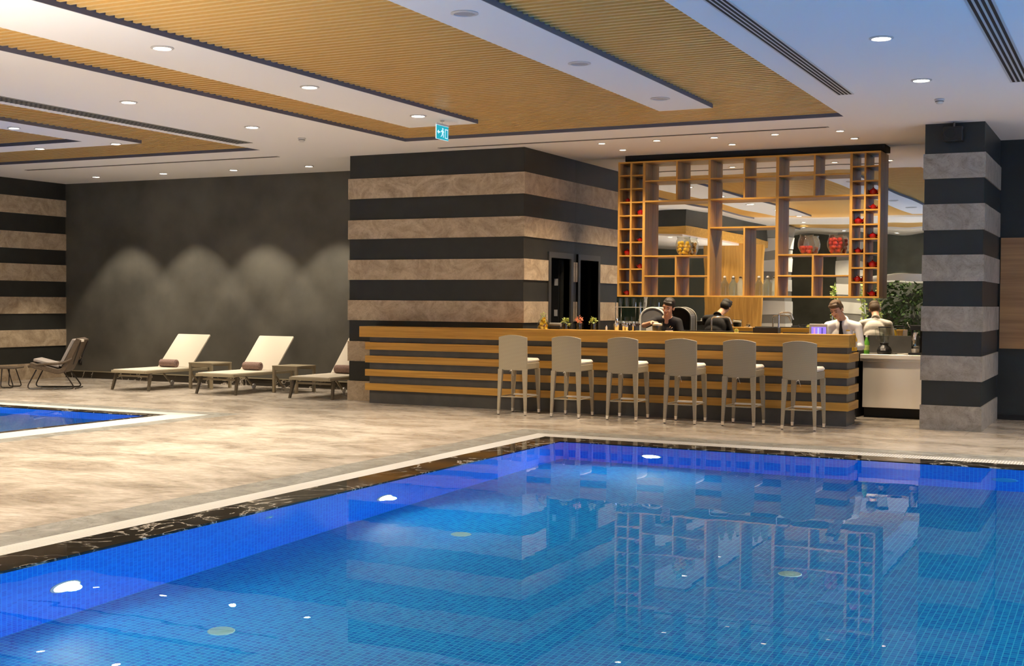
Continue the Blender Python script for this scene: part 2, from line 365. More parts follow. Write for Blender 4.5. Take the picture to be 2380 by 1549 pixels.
    def build(s, name, mats, parent=None, loc=(0,0,0), smooth=False, bevel=0.0, kind=None):
        me = bpy.data.meshes.new(name); me.from_pydata(s.v, [], s.f)
        mats = mats if isinstance(mats, (list, tuple)) else [mats]
        for m in mats: me.materials.append(m)
        for p, i in zip(me.polygons, s.m): p.material_index = i; p.use_smooth = smooth
        bm = bmesh.new(); bm.from_mesh(me)
        bmesh.ops.remove_doubles(bm, verts=bm.verts, dist=1e-6); bmesh.ops.recalc_face_normals(bm, faces=bm.faces)
        bm.to_mesh(me); bm.free()
        if smooth:
            try: me.set_sharp_from_angle(angle=math.radians(42))
            except Exception: pass
        o = bpy.data.objects.new(name, me); COL.objects.link(o)
        if parent is not None: o.parent = parent
        o.location = loc
        if bevel:
            md = o.modifiers.new('bevel', 'BEVEL'); md.width = bevel; md.segments = 2; md.limit_method = 'ANGLE'
        if kind: o['kind'] = kind
        return o
def thing(name, label, cat, loc=(0,0,0), rz=0, group=None):
    o = bpy.data.objects.new(name, None); COL.objects.link(o); o.empty_display_size = 0.1
    o.location = loc; o.rotation_euler = (0, 0, rz); o['label'] = label; o['category'] = cat
    if group: o['group'] = group
    return o
def tag(o, label, cat, group=None, kind=None):
    o['label'] = label; o['category'] = cat
    if group: o['group'] = group
    if kind: o['kind'] = kind
    return o
def dup(root, loc, rz=None, label=None, group=None):
    def cp(o, par):
        c = o.copy(); COL.objects.link(c)
        if par is not None: c.parent = par
        for ch in kids[o.name]: cp(ch, c)
        return c
    kids = {}
    def rec(o):
        kids[o.name] = list(o.children)
        for ch in o.children: rec(ch)
    rec(root); r = cp(root, None); r.location = loc
    if rz is not None: r.rotation_euler = (0, 0, rz)
    if label: r['label'] = label
    if group: r['group'] = group
    return r
def struct(name, mb, mats, parent=None, **k):
    o = mb.build(name, mats, parent, **k)
    if parent is None: o['kind'] = 'structure'
    return o
def arc(c, r, a0, a1, n, f):  # points on an arc, f maps (u, v)
    return [f(c[0]+r*math.cos(a0+(a1-a0)*i/n), c[1]+r*math.sin(a0+(a1-a0)*i/n)) for i in range(n+1)]
def rounded(pts, r, n=4, closed=False):
    pts = [Vector(p) for p in pts]; out = []; k = len(pts)
    for i, p in enumerate(pts):
        if not closed and i in (0, k-1): out.append(p); continue
        a = pts[i-1]; b = pts[(i+1) % k]
        d1 = (a-p); d2 = (b-p); q = min(r, d1.length*0.45, d2.length*0.45)
        s0 = p + d1.normalized()*q; s1 = p + d2.normalized()*q
        for j in range(n+1):
            t = j/n; out.append(s0*(1-t)**2 + p*2*t*(1-t) + s1*t*t)
    return out
def holes(mb, X0, Y0, X1, Y1, hs, z, ztop=None):   # flat sheet with rectangular openings, as closed slabs
    xs = sorted({X0, X1, *[h[0] for h in hs], *[h[2] for h in hs]}); ys = sorted({Y0, Y1, *[h[1] for h in hs], *[h[3] for h in hs]})
    xs = [x for x in xs if X0 <= x <= X1]; ys = [y for y in ys if Y0 <= y <= Y1]
    for i in range(len(xs)-1):
        for j in range(len(ys)-1):
            cx, cyy = (xs[i]+xs[i+1])/2, (ys[j]+ys[j+1])/2
            if any(h[0] < cx < h[2] and h[1] < cyy < h[3] for h in hs): continue
            if ztop is None: mb.quad((xs[i], ys[j], z), (xs[i+1], ys[j], z), (xs[i+1], ys[j+1], z), (xs[i], ys[j+1], z))
            else: mb.box(xs[i], ys[j], z, xs[i+1], ys[j+1], ztop)
def ringslab(mb, o, i, z0, z1):   # mitred rectangular ring
    ox0, oy0, ox1, oy1 = o; ix0, iy0, ix1, iy1 = i
    A = [(ox0,oy0),(ox1,oy0),(ox1,oy1),(ox0,oy1)]; B = [(ix0,iy0),(ix1,iy0),(ix1,iy1),(ix0,iy1)]
    sides = []
    for k in range(4):
        k2 = (k+1) % 4; mb.cur = k % 2
        mb.prism([A[k], A[k2], B[k2], B[k]], z0, z1)
    mb.cur = 0

# ------------------------------------------------------------------ room shell
ZC = 3.75; XL = -18.68; YB = 18.14; XR = 9.0; YN = -4.6
# pools (outer border rectangles)
P1o = (-6.60, 0.6, 7.4, 13.68); P1s = (-6.235, 0.97, 7.03, 13.29); P1c = (-6.02, 1.18, 6.82, 13.02); P1w = (-5.67, 1.5, 6.5, 12.67)
P2o = (-18.0, 7.9, -10.74, 13.53); P2s = (-17.7, 8.2, -11.03, 13.21); P2c = (-17.3, 8.6, -11.49, 12.94); P2w = (-17.1, 8.85, -11.62, 12.70)
mb = MB(); holes(mb, XL-0.3, YN, XR, YB+0.3, [P1o, P2o], -0.06, 0.0)
struct('floor', mb, M['floor'])
for (o, s, c, w) in ((P1o, P1s, P1c, P1w), (P2o, P2s, P2c, P2w)):
    a = MB(); ringslab(a, o, s, -0.06, 0.0); struct('trim_1' if o is P1o else 'trim_4', a, [M['greystone'], M['greystone']])
    a = MB(); ringslab(a, s, c, -0.06, 0.001); struct('trim_2' if o is P1o else 'trim_5', a, [M['grateX'], M['grateY']])
    a = MB(); ringslab(a, c, w, -0.05, 0.0015); struct('trim_3' if o is P1o else 'trim_6', a, [M['veined'], M['veined']])
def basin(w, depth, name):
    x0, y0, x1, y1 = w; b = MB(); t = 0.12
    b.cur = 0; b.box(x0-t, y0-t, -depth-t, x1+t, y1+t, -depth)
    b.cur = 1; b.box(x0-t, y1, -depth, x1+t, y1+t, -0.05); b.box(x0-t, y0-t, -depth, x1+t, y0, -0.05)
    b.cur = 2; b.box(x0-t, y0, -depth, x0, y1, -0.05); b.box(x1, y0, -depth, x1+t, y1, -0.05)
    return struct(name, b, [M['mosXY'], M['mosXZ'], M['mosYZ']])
PD = 1.38
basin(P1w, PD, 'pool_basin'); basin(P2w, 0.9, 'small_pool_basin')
for w, nm, lb in ((P1w, 'pool_water', 'clear still water filling the large blue mosaic pool'), (P2w, 'pool_water', 'shallow blue water in the smaller pool on the left')):
    b = MB(); b.quad((w[0], w[1], -0.004), (w[2], w[1], -0.004), (w[2], w[3], -0.004), (w[0], w[3], -0.004))
    tag(b.build(nm, M['water']), lb, 'water', kind='stuff')

# walls
struct('wall_back', MB().box(XL-0.3, YB, 0, -10.87, YB+0.3, ZC+0.2), M['plaster'])
struct('baseboard_back', MB().box(XL, YB-0.02, 0, -10.87, YB, 0.125), M['veined'])
struct('trim_7', MB().box(XL, YB-0.026, 0.125, -10.87, YB, 0.14), M['taupe'])
wl = struct('wall_left', MB().box(XL-0.3, YN, 0, XL, YB, ZC+0.2), M['dark'])
b = MB()
for z0, z1 in ((0, .30), (.62, .935), (1.24, 1.555), (1.855, 2.175), (2.46, 2.775), (3.11, 3.43)): b.box(XL, 3.0, z0, XL+0.02, YB, z1)
b.build('stone_bands', M['stone'], wl)
# wall behind the bar (mirror hangs on it), continued right behind the column
wb = struct('wall_bar', MB().box(-8.0, YB, 0, XR, YB+0.3, ZC+0.2), M['darkcool'])
MB().box(-1.66, YB-0.03, 0.955, 2.2, YB, 2.44).build('wood_panel', M['walnut'], wb)
MB().box(-1.66, YB-0.04, 0.0, 2.2, YB, 0.07).build('plinth', M['matteblack'], wb)
# service block with the corridor door
BX0, BX1, BY0 = -10.87, -7.90, 16.298
DY0, DY1, DZ = 17.20, 17.94, 2.20
b = MB(); b.box(BX0, BY0, 0, BX1, BY0+0.2, ZC+0.1); b.box(BX0, BY0+0.2, 0, BX0+0.2, YB, ZC+0.1)
b.box(BX1-0.16, BY0+0.2, 0, BX1, DY0, ZC+0.1); b.box(BX1-0.16, DY1, 0, BX1, YB, ZC+0.1); b.box(BX1-0.16, DY0, DZ, BX1, DY1, ZC+0.1)
b.box(BX0+.2, BY0+.2, 2.6, BX1-.16, YB, 2.7); b.box(BX0+.2, YB, 0, BX1, YB+.3, ZC+.1)
wsv = struct('wall_service', b, M['dark'])
b = MB(); e = 0.02
for z0, z1 in ((0, .30), (.605, .91), (1.232, 1.54), (1.85, 2.155), (2.472, 2.762), (3.086, 3.396)):
    b.box(BX0-e, BY0-e, z0, BX1+e, BY0+0.05, z1); b.box(BX0-e, BY0+.05, z0, BX0+.05, YB, z1)
    if z0 > 2.3: b.box(BX1-0.05, BY0+0.05, z0, BX1+e, YB, z1)
    else: b.box(BX1-0.05, BY0+0.05, z0, BX1+e, 17.115, z1); b.box(BX1-0.05, 18.03, z0, BX1+e, YB-0.03, z1)
b.build('stone_bands', M['stone'], wsv)
b = MB(); fw = 0.085
b.box(BX1-.10, DY0-fw, 0, BX1+.03, DY0, DZ+fw); b.box(BX1-.10, DY1, 0, BX1+.03, DY1+fw, DZ+fw); b.box(BX1-.10, DY0, DZ, BX1+.03, DY1, DZ+fw)
d1 = struct('door_1', b, M['greymetal'])
d1.data.materials[0] = plain('door_frame_paint', (0.050, 0.046, 0.040), 0.35)
lf = MB().box(BX1-.90, DY1-.045, 0.01, BX1-.165, DY1-.005, DZ-.01).build('door_leaf', M['matteblack'], d1)
MB().box(-8.135, DY1-.052, 1.79, -8.075, DY1-.045, 1.895).build('door_plate', M['labelgrey'], lf)
MB().box(-8.135, DY1-.052, 1.315, -8.080, DY1-.045, 1.415).build('door_plate', M['labelgrey'], lf)

# column
CX0, CX1, CY0 = -2.375, -1.685, 16.185
cl = struct('column', MB().box(CX0, CY0, 0, CX1, YB-0.0, ZC+0.1), M['darkcool'])
b = MB()
for z0, z1 in ((0, .301), (.605, .912), (1.21, 1.517), (1.825, 2.147), (2.449, 2.766), (3.077, 3.383)):
    b.box(CX0-.015, CY0-.015, z0, CX1+.015, YB-0.035, z1)
b.build('stone_bands', M['greyband'], cl)

# ceiling with recesses
RA = (-9.18, 3.2, -3.15, 15.13); RC = (-9.18, -1.7, -3.15, 0.9); RB = (-18.2, 7.0, -11.68, 15.14)
b = MB(); holes(b, XL-0.3, YN, XR+.2, YB+.3, [RA, RB, RC], ZC, ZC+0.14)
struct('ceiling', b, M['white'])
b = MB(); b.box(XL-0.3, YN, ZC+0.14, XR+.2, YB+.3, ZC+0.22); struct('sky_block_slab', b, M['dark'])  # unseen slab added above the ceiling to block sky light
ISL = [(-8.40, 4.2, -7.42, 13.95), (-5.00, 4.2, -4.37, 13.88)]
for (x0, y0, x1, y1) in ISL:
    o = struct('ceiling_island', MB().box(x0, y0, ZC, x1, y1, ZC+0.14), M['white'])
    MB().box(x1-0.004, y0, ZC+0.001, x1+0.010, y1+0.01, ZC+0.136).build('edge_shade', M['edge'], o)  # dark strip standing in for shade on the island side
b = MB(); ro = (-17.6, 7.9, -12.78, 13.82); ri = (-17.0, 8.5, -13.40, 13.33)
ringslab(b, ro, ri, ZC, ZC+0.14); b.m = [0]*len(b.m)
o = struct('ceiling_island', b, M['white'])
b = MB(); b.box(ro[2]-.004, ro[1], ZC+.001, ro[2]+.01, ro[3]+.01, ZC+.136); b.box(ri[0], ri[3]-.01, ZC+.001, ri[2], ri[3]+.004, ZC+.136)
b.build('edge_shade', M['edge'], o)
# recess lips in dark slate, their shade put into the colour
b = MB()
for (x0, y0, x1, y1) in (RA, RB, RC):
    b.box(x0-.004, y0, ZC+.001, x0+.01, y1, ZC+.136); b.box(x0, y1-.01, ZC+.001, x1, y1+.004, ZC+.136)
struct('recess_edge_shade', b, M['edge'])
# gold slats
def slats(rect, keep, name):
    b = MB(); x0, y0, x1, y1 = rect; y = y1 - 0.05
    while y > y0:
        segs = [(x0+.012, x1-.004)]
        for (ax, ay, bx, by, solid) in keep:
            if ay - .0 < y < by + 0.012:
                ns = []
                for s0, s1 in segs:
                    if ax > s0 and ax < s1: ns.append((s0, ax-.012))
                    if bx < s1 and bx > s0: ns.append((bx+.012, s1))
                    if not (ax > s0 and ax < s1) and not (bx < s1 and bx > s0) and not (ax <= s0 and bx >= s1): ns.append((s0, s1))
                segs = ns
        for s0, s1 in segs: b.box(s0, y-.019, ZC+.042, s1, y+.019, ZC+.095)
        y -= 0.102
    b.cur = 1; b.box(x0, y0, ZC+.098, x1, y1, ZC+.104)
    return struct(name, b, [M['gold'], M['goldback']])
slats(RA, [(*ISL[0], 1), (*ISL[1], 1)], 'ceiling_slats')
slats(RC, [], 'ceiling_slats')
def ringslats():
    b = MB(); x0, y0, x1, y1 = RB; y = y1 - 0.05
    while y > y0:
        segs = [(x0+.012, x1-.004)]
        if ro[1] < y < ro[3]+.012:
            segs = [(x0+.012, ro[0]-.012), (ro[2]+.012, x1-.004)]
            if ri[1] < y < ri[3]-.012: segs.append((ri[0]+.012, ri[2]-.012))
        for s0, s1 in segs: b.box(s0, y-.019, ZC+.042, s1, y+.019, ZC+.095)
        y -= 0.102
    b.cur = 1; b.box(x0, y0, ZC+.098, x1, y1, ZC+.104)
    struct('ceiling_slats', b, [M['gold'], M['goldback']])
ringslats()

# right wall with windows added to let bluish light in, wall behind the camera
b = MB(); b.box(XR, YN, 0, XR+.2, YB+.3, 0.35); b.box(XR, YN, 3.3, XR+.2, YB+.3, ZC+.2)
wys = [YN + i*2.6 for i in range(10)]
for y in wys: b.box(XR, y-.12, .35, XR+.2, y+.12, 3.3)
struct('wall_right', b, M['dark'])
for i in range(len(wys)-1):
    y0, y1 = wys[i]+.12, min(wys[i+1]-.12, YB)
    f = MB(); f.box(XR+.05, y0, .35, XR+.13, y0+.06, 3.3); f.box(XR+.05, y1-.06, .35, XR+.13, y1, 3.3)
    f.box(XR+.05, y0, .35, XR+.13, y1, .41); f.box(XR+.05, y0, 3.24, XR+.13, y1, 3.3)
    w = struct('window_%d' % (i+1), f, M['greymetal'])  # added out of view as a source of bluish light
    MB().box(XR+.085, y0+.06, .41, XR+.095, y1-.06, 3.24).build('pane', M['windowglass'], w)
wn = struct('wall_near', MB().box(XL-.3, YN-.3, 0, XR+.2, YN, ZC+.2), plain('olive_grey_wall', (.12, .125, .10), .6, noise=.3, nscale=1.5))

# ------------------------------------------------------------------ ceiling fittings
def spot(parent, energy, col, deg, blend, size=0.035, loc=(0, 0, -0.03)):
    l = bpy.data.lights.new('downlight_beam', 'SPOT'); l.energy = energy; l.color = col
    l.spot_size = math.radians(deg); l.spot_blend = blend; l.shadow_soft_size = size
    o = bpy.data.objects.new('downlight_beam', l); COL.objects.link(o); o.parent = parent; o.location = loc
    return o
def downlight(x, y, label, group, mat, r=0.062, energy=0, col=WARM, deg=98, blend=0.9, z=ZC, lit=True):
    t = thing('downlight', label, 'ceiling light', (x, y, z), 0, group)
    MB().lathe([(r*1.0, -.001), (r*1.32, -.001), (r*1.36, -.006), (r*1.05, -.012), (r*1.0, -.004), (r*1.0, -.001)], n=24, caps=False).build('trim_ring', M['ring'], t, smooth=True)
    MB().lathe([(0.0001, -.006), (r, -.006), (r, -.001), (0.0001, -.001)], n=24).build('lens', mat, t)
    if energy: spot(t, energy, col, deg, blend)
    return t
g1 = 'lit downlights of the pool hall ceiling'
names_a = ['along the left white ceiling beam, farthest from the camera', 'along the left white ceiling beam, middle of three in view', 'along the left white ceiling beam, nearest in view']
for i, y in enumerate((13.07, 10.86, 8.65, 6.44, 4.3)):
    lb = 'lit round downlight ' + names_a[i] if i < 3 else 'lit round downlight on the left white ceiling beam beyond the top of the photo'
    downlight(-7.75, y, lb, g1, M['lampglow'], 0.075, P_SPOT)
for i, y in enumerate((13.07, 10.86, 8.65, 6.44)):
    lb = ['lit round downlight beside the smoke detector on the white ceiling left of the gold panel', 'lit round downlight on the white ceiling between the long slot diffuser and the gold panel'][i] if i < 2 else 'lit round downlight on the white ceiling strip left of the photo'
    downlight(-10.22, y, lb, g1, M['lampglow'], 0.075, P_SPOT)
for x, y, lb in ((-13.15, 11.89, 'lit downlight on the left ceiling frame at the edge of the photo'), (-13.12, 13.69, 'lit downlight at the pointed tip of the left ceiling frame'), (-14.6, 13.68, 'lit downlight on the far arm of the left ceiling frame'), (-16.1, 13.68, 'lit downlight on the far arm of the left ceiling frame, outside the photo'), (-13.15, 10.1, 'lit downlight on the near arm of the left ceiling frame, outside the photo')):
    downlight(x, y, lb, g1, M['lampglow'], 0.062, P_SPOT*.8)
wl_l = ['rightmost of the four lit downlights above the dark wall with the sun loungers', 'third from the left of the four lit downlights above the dark wall', 'second from the left of the four lit downlights above the dark wall', 'leftmost of the four lit downlights above the dark wall']
for i, x in enumerate((-12.31, -13.87, -15.42, -17.0)):
    downlight(x, 17.24, wl_l[i], 'downlights above the dark lounger wall', M['lampglow'], 0.06, P_WALL, WARM, 76, 0.35)
for i, y in enumerate((12.98, 10.81, 8.64, 6.4, 4.2)):
    lb = ['lit downlight on the right white ceiling nearer the smoke detector', 'lit downlight on the right white ceiling at the top of the photo'][i] if i < 2 else 'lit downlight on the right white ceiling beyond the top of the photo'
    downlight(-1.95, y, lb, g1, M['lampglow'], 0.075, P_SPOT*.78)
for i, y in enumerate((13.02, 10.81, 8.58, 6.4)):
    lb = ['unlit round downlight near the pointed end of the right white ceiling beam', 'unlit round downlight in the middle of the right white ceiling beam', 'unlit round downlight on the right white ceiling beam at the top of the photo', 'unlit round downlight on the right white ceiling beam beyond the photo'][i]
    downlight(-4.68, y, lb, 'unlit downlights on the right ceiling beam', M['offlens'], 0.08)
bl = ['first from the left', 'second from the left', 'third from the left', 'fourth from the left', 'rightmost']
for i, x in enumerate((-6.716, -5.908, -5.10, -4.28, -3.44)):
    downlight(x, 16.32, 'small warm downlight over the bar front, ' + bl[i] + ' of the nearer row', 'small warm downlights over the bar', M['lampglow2'], 0.045, P_BAR, WARM2, 105, 0.8)
for i, x in enumerate((-6.716, -5.09, -3.42)):
    downlight(x, 17.12, 'small warm downlight close to the shelf, ' + ['leftmost', 'middle one', 'rightmost'][i] + ' of the farther row', 'small warm downlights over the bar', M['lampglow2'], 0.045, P_BAR, WARM2, 110, 0.8)
for x, y in ((-8.2, 1.9), (-8.8, -.6), (-7.9, -1.9), (-6.6, -3.4), (-9.9, 1.2), (-1.95, 0.8)):
    downlight(x, y, 'lit downlight at the near end of the hall, seen only in the bar mirror', g1, M['lampglow'], 0.07, P_SPOT*.7)

for x, y in ((0.6, 16.3), (0.6, 12.98), (0.6, 10.8), (3.2, 12.98), (3.2, 9.5)):  # added out of view to brighten the right side and wood panel
    downlight(x, y, 'downlight added on the unseen ceiling at the right for extra light', g1, M['lampglow'], 0.075, P_SPOT*.7)

def detector(x, y, label):
    t = thing('smoke_detector', label, 'smoke detector', (x, y, ZC))
    MB().lathe([(0.05, 0), (0.055, -.012), (0.05, -.018), (0.0001, -.018)], n=24).build('base', M['ring'], t, smooth=True)
    MB().lathe([(0.042, -.018), (0.045, -.035), (0.030, -.052), (0.0001, -.055)], n=24).build('sensor_cap', M['ring'], t, smooth=True)
    MB().lathe([(0.0455, -.026), (0.0462, -.026), (0.0462, -.032), (0.0455, -.032)], n=24, caps=False).build('vent_slit', M['black'], t)
detector(-10.28, 14.23, 'small white smoke detector on the white ceiling left of the exit sign')
detector(-1.95, 14.25, 'small white smoke detector on the ceiling above the right striped column')

def diffuser(x0, x1, y0, y1, label, n=4, hatch=False, fm=None):
    t = thing('air_diffuser', label, 'air vent', ((x0+x1)/2, (y0+y1)/2, ZC))
    w, l = (x1-x0)/2, (y1-y0)/2
    MB().box(-w, -l, -.006, w, l, -.0005).build('frame', fm or M['ring'], t)
    if w < l:
        sw = 2*w/(2*n+1)
        for i in range(n):
            a = -w + sw*(1+2*i); MB().box(a-sw*.05, -l+.03, -.0075, a+sw*1.05, l-.03, -.0055).build('slot', M['matteblack'], t)
    else:
        MB().box(-l if False else -w+.03, -l*.62, -.0075, w-.03, l*.62, -.0055).build('slot', M['matteblack'], t)
    if hatch:
        b = MB(); y = -l+.05
        while y < l-.05: b.box(-w*.9, y, -.011, w*.9, y+.012, -.0076); y += .07
        b.build('vanes', M['greymetal'], t)
diffuser(-11.50, -11.23, 6.5, 14.38, 'long dark slotted air diffuser in the white ceiling at upper left', 3, True, M['greymetal'])
diffuser(-2.885, -2.715, 5.5, 13.55, 'long white air diffuser with four black slots beside the right gold panel')
diffuser(-1.17, -0.97, 5.5, 13.46, 'long air diffuser with four black slots at the top right corner')
diffuser(-17.3, -11.93, 15.87, 15.94, 'thin dark linear slot in the white ceiling before the lounger wall', 1, False, M['greymetal'])
diffuser(-9.1, -3.5, 15.90, 15.965, 'thin dark linear slot in the ceiling between gold panel and bar downlights', 1, False, M['greymetal'])

# floor uplighters added out of view to brighten the ceiling
for i, (x, y) in enumerate(((0.6, -0.2), (3.6, -0.2), (-2.6, -0.2), (7.9, 4.0), (7.9, 8.0), (7.9, 12.0), (-7.6, 5.0), (-7.9, 3.0))):
    t = thing('added_uplighter', 'slim black floor lamp added out of view to brighten the ceiling', 'floor lamp', (x, y, 0), 0, 'added floor uplighters out of view')
    MB().lathe([(.0001, 0), (.14, 0), (.14, .02), (.0001, .03)], n=20).build('base', M['black'], t, smooth=True)
    MB().tube([(0, 0, .02), (0, 0, .9)], .015).build('pole', M['black'], t)
    MB().lathe([(.02, .88), (.10, .96), (.11, 1.0), (.10, 1.0), (.015, .90)], n=20).build('shade', M['black'], t, smooth=True)
    MB().lathe([(.0001, .93), (.06, .93), (.0001, .94)], n=16).build('bulb', M['lampglow'], t)
    l = bpy.data.lights.new('added_uplight', 'SPOT'); l.energy = P_UP; l.color = (1.0, .90, .78); l.spot_size = math.radians(150); l.spot_blend = .8; l.shadow_soft_size = .08
    o = bpy.data.objects.new('added_uplight', l); COL.objects.link(o); o.parent = t; o.location = (0, 0, 1.02); o.rotation_euler = (PI, 0, 0)
# exit sign
t = thing('exit_sign', 'small lit blue-green exit sign with white arrow and running figure hanging from the ceiling', 'exit sign', (-7.68, 13.53, ZC), PI/2)
MB().lathe([(0.03, 0), (0.03, -.01), (0.006, -.014), (0.006, -.05), (0.0001, -.05)], n=14).build('ceiling_mount', M['chrome'], t, smooth=True)
MB().box(-.155, -.012, -.066, .155, .012, -.045).build('lamp_rail', M['ring'], t, bevel=.003)
pn = MB().box(-.15, -.004, -.235, .15, .004, -.066).build('sign_panel', M['signgreen'], t)
b = MB(); f = lambda x, y, z: (x, z, y)
def px(pts): b.prism([(x*1.55, y) for x, y in pts], -.0055, -.0043, f)
px([(-.085, -.15), (-.060, -.125), (-.060, -.142), (-.037, -.142), (-.037, -.158), (-.060, -.158), (-.060, -.175)])
k = 10; px([(0.004+.011*math.cos(2*PI*i/k), -.105+.011*math.sin(2*PI*i/k)) for i in range(k)])
px([(-.012, -.122), (.010, -.118), (.014, -.158), (-.006, -.162)]); px([(-.010, -.122), (-.028, -.140), (-.022, -.147), (-.006, -.133)])
px([(.010, -.122), (.026, -.142), (.020, -.148), (.006, -.133)]); px([(-.006, -.158), (-.014, -.186), (-.030, -.200), (-.024, -.207), (-.004, -.190), (.004, -.16)])
px([(.004, -.158), (.014, -.158), (.022, -.182), (.018, -.210), (.009, -.208), (.012, -.184)])
px([(.040, -.10), (.085, -.10), (.085, -.215), (.040, -.215), (.040, -.208), (.077, -.208), (.077, -.108), (.048, -.108), (.048, -.208), (.040, -.208)][:4])
b.build('pictogram', M['signwhite'], pn)
b = MB(); b.prism([(.074, -.11), (.119, -.11), (.119, -.205), (.074, -.205)], -.0068, -.0056, f); b.build('pictogram_door', M['signgreen'], pn)
b = MB(); b.box(-.152, -.0046, -.069, .152, .0046, -.065); b.box(-.153, -.0046, -.235, -.150, .0046, -.066); b.box(-.152, -.0046, -.238, .152, .0046, -.235); b.build('panel_edge', M['signwhite'], pn)

# black loudspeaker on the column
t = thing('loudspeaker', 'small black loudspeaker fixed at the top of the right striped column', 'speaker', (-2.03, 16.10, 3.60))
MB().box(-.115, -.10, -.09, .115, .06, .085).build('cabinet', M['black'], t, bevel=.015)
MB().lathe([(0.0001, 0), (.055, 0), (.06, .006), (.06, .012)], (-.03, -.103, 0), 20, 'Y').build('grille', M['matteblack'], t)
MB().tube([(0, 0, .085), (0, .02, .15)], .012).build('bracket', M['greymetal'], t)

# ------------------------------------------------------------------ underwater lamps and inlets
def pool_lamp(x, y, z, nx, ny, label, lit=True, e=P_POOL, vis=True, grp='lit underwater lamps in the pool walls'):
    rz = math.atan2(nx, -ny)
    t = thing('pool_lamp', label, 'pool light', (x, y, z), rz, grp if lit else None)
    r = .100
    MB().lathe([(r, 0), (r*1.18, 0), (r*1.2, .006), (r*1.02, .016), (r, .010), (r, 0)], (0, 0, 0), 28, 'X', Matrix.Rotation(PI/2, 3, 'X'), False).build('bezel', M['ring'] if lit else M['inlet2'], t, smooth=True)
    MB().lathe([(0.0001, .012), (r*.7, .010), (r, .006), (r, 0), (0.0001, 0)], (0, 0, 0), 28, 'X', Matrix.Rotation(PI/2, 3, 'X')).build('lens', M['poolglow'] if lit else M['inlet2'], t, smooth=True)
    if lit:
        l = bpy.data.lights.new('pool_beam', 'SPOT'); l.energy = e; l.color = (0.58, 0.86, 0.95); l.spot_size = math.radians(165); l.spot_blend = 0.6; l.shadow_soft_size = .06
        o = bpy.data.objects.new('pool_beam', l); COL.objects.link(o); o.parent = t; o.location = (0, -.05, 0); o.rotation_euler = (-PI/2, 0, 0)
X0, Y0, X1, Y1 = P1w
pool_lamp(-4.61, Y1, -.74, 0, -1, 'bright underwater lamp in the far pool wall below the bar stools', True, P_POOL*.33)
pool_lamp(X0, 9.04, -.745, 1, 0, 'bright underwater lamp in the left pool wall, the farther and smaller one', True, P_POOL*.33)
pool_lamp(X0, 5.50, -.745, 1, 0, 'bright underwater lamp in the left pool wall at the lower left of the photo', True, P_POOL*.33)
pool_lamp(-1.09, Y1, -.74, 0, -1, 'unlit blue lamp cover in the far pool wall at the right edge', False)
for x, y, nx, ny in ((X0, 2.4, 1, 0), (2.6, Y1, 0, -1), (5.4, Y1, 0, -1), (X1, 11, -1, 0), (X1, 8.2, -1, 0), (X1, 5.4, -1, 0), (X1, 2.8, -1, 0), (-3.5, Y0, 0, 1), (-.5, Y0, 0, 1), (2.5, Y0, 0, 1), (5, Y0, 0, 1)):  # lamps added in unseen walls to brighten water and ceiling
    pool_lamp(x, y, -.74, nx, ny, 'unseen underwater lamp added in the pool wall to light the water', True, P_POOL*(2.6 if x > 1 else .15))
pool_lamp(-12.5, P2w[1], -.45, 0, 1, 'unseen underwater lamp added in the near wall of the small left pool', True, P_POOL*1.6)  # small-pool lamps are unseen, added to light its water
pool_lamp(-15.5, P2w[1], -.45, 0, 1, 'unseen underwater lamp added in the near wall of the small left pool, outside the photo', True, P_POOL*1.6)
pool_lamp(P2w[0], 11.0, -.45, 1, 0, 'unseen underwater lamp added in the end wall of the small left pool, outside the photo', True, P_POOL*1.6)
for x, y, lb in ((-2.10, 8.55, 'pale round inlet on the pool floor, the rightmost one'), (-4.69, 8.60, 'pale round inlet on the pool floor under the striped wall reflection'), (-4.70, 5.74, 'pale round inlet on the pool floor at lower left')):
    t = thing('floor_inlet', lb, 'pool inlet', (x, y, -PD), 0, 'round inlets on the pool floor')
    MB().lathe([(.08, 0), (.075, .01), (.03, .014), (0.0001, .014)], n=24).build('cover', M['inlet'], t, smooth=True)
    MB().lathe([(.03, .014), (.034, .019), (.02, .022), (0.0001, .022)], n=16).build('nozzle', M['inlet'], t, smooth=True)
t = thing('water_inlet', 'small round water inlet in the left pool wall below the black coping', 'pool inlet', (X0, 7.46, -.30), PI/2)
MB().lathe([(.045, 0), (.05, .004), (.035, .012), (0.0001, .012)], (0, 0, 0), 20, 'X', Matrix.Rotation(PI/2, 3, 'X')).build('cover', M['inlet2'], t, smooth=True)
MB().lathe([(.016, .012), (.014, .018), (0.0001, .018)], (0, 0, 0), 12, 'X', Matrix.Rotation(PI/2, 3, 'X')).build('nozzle', M['inlet'], t, smooth=True)

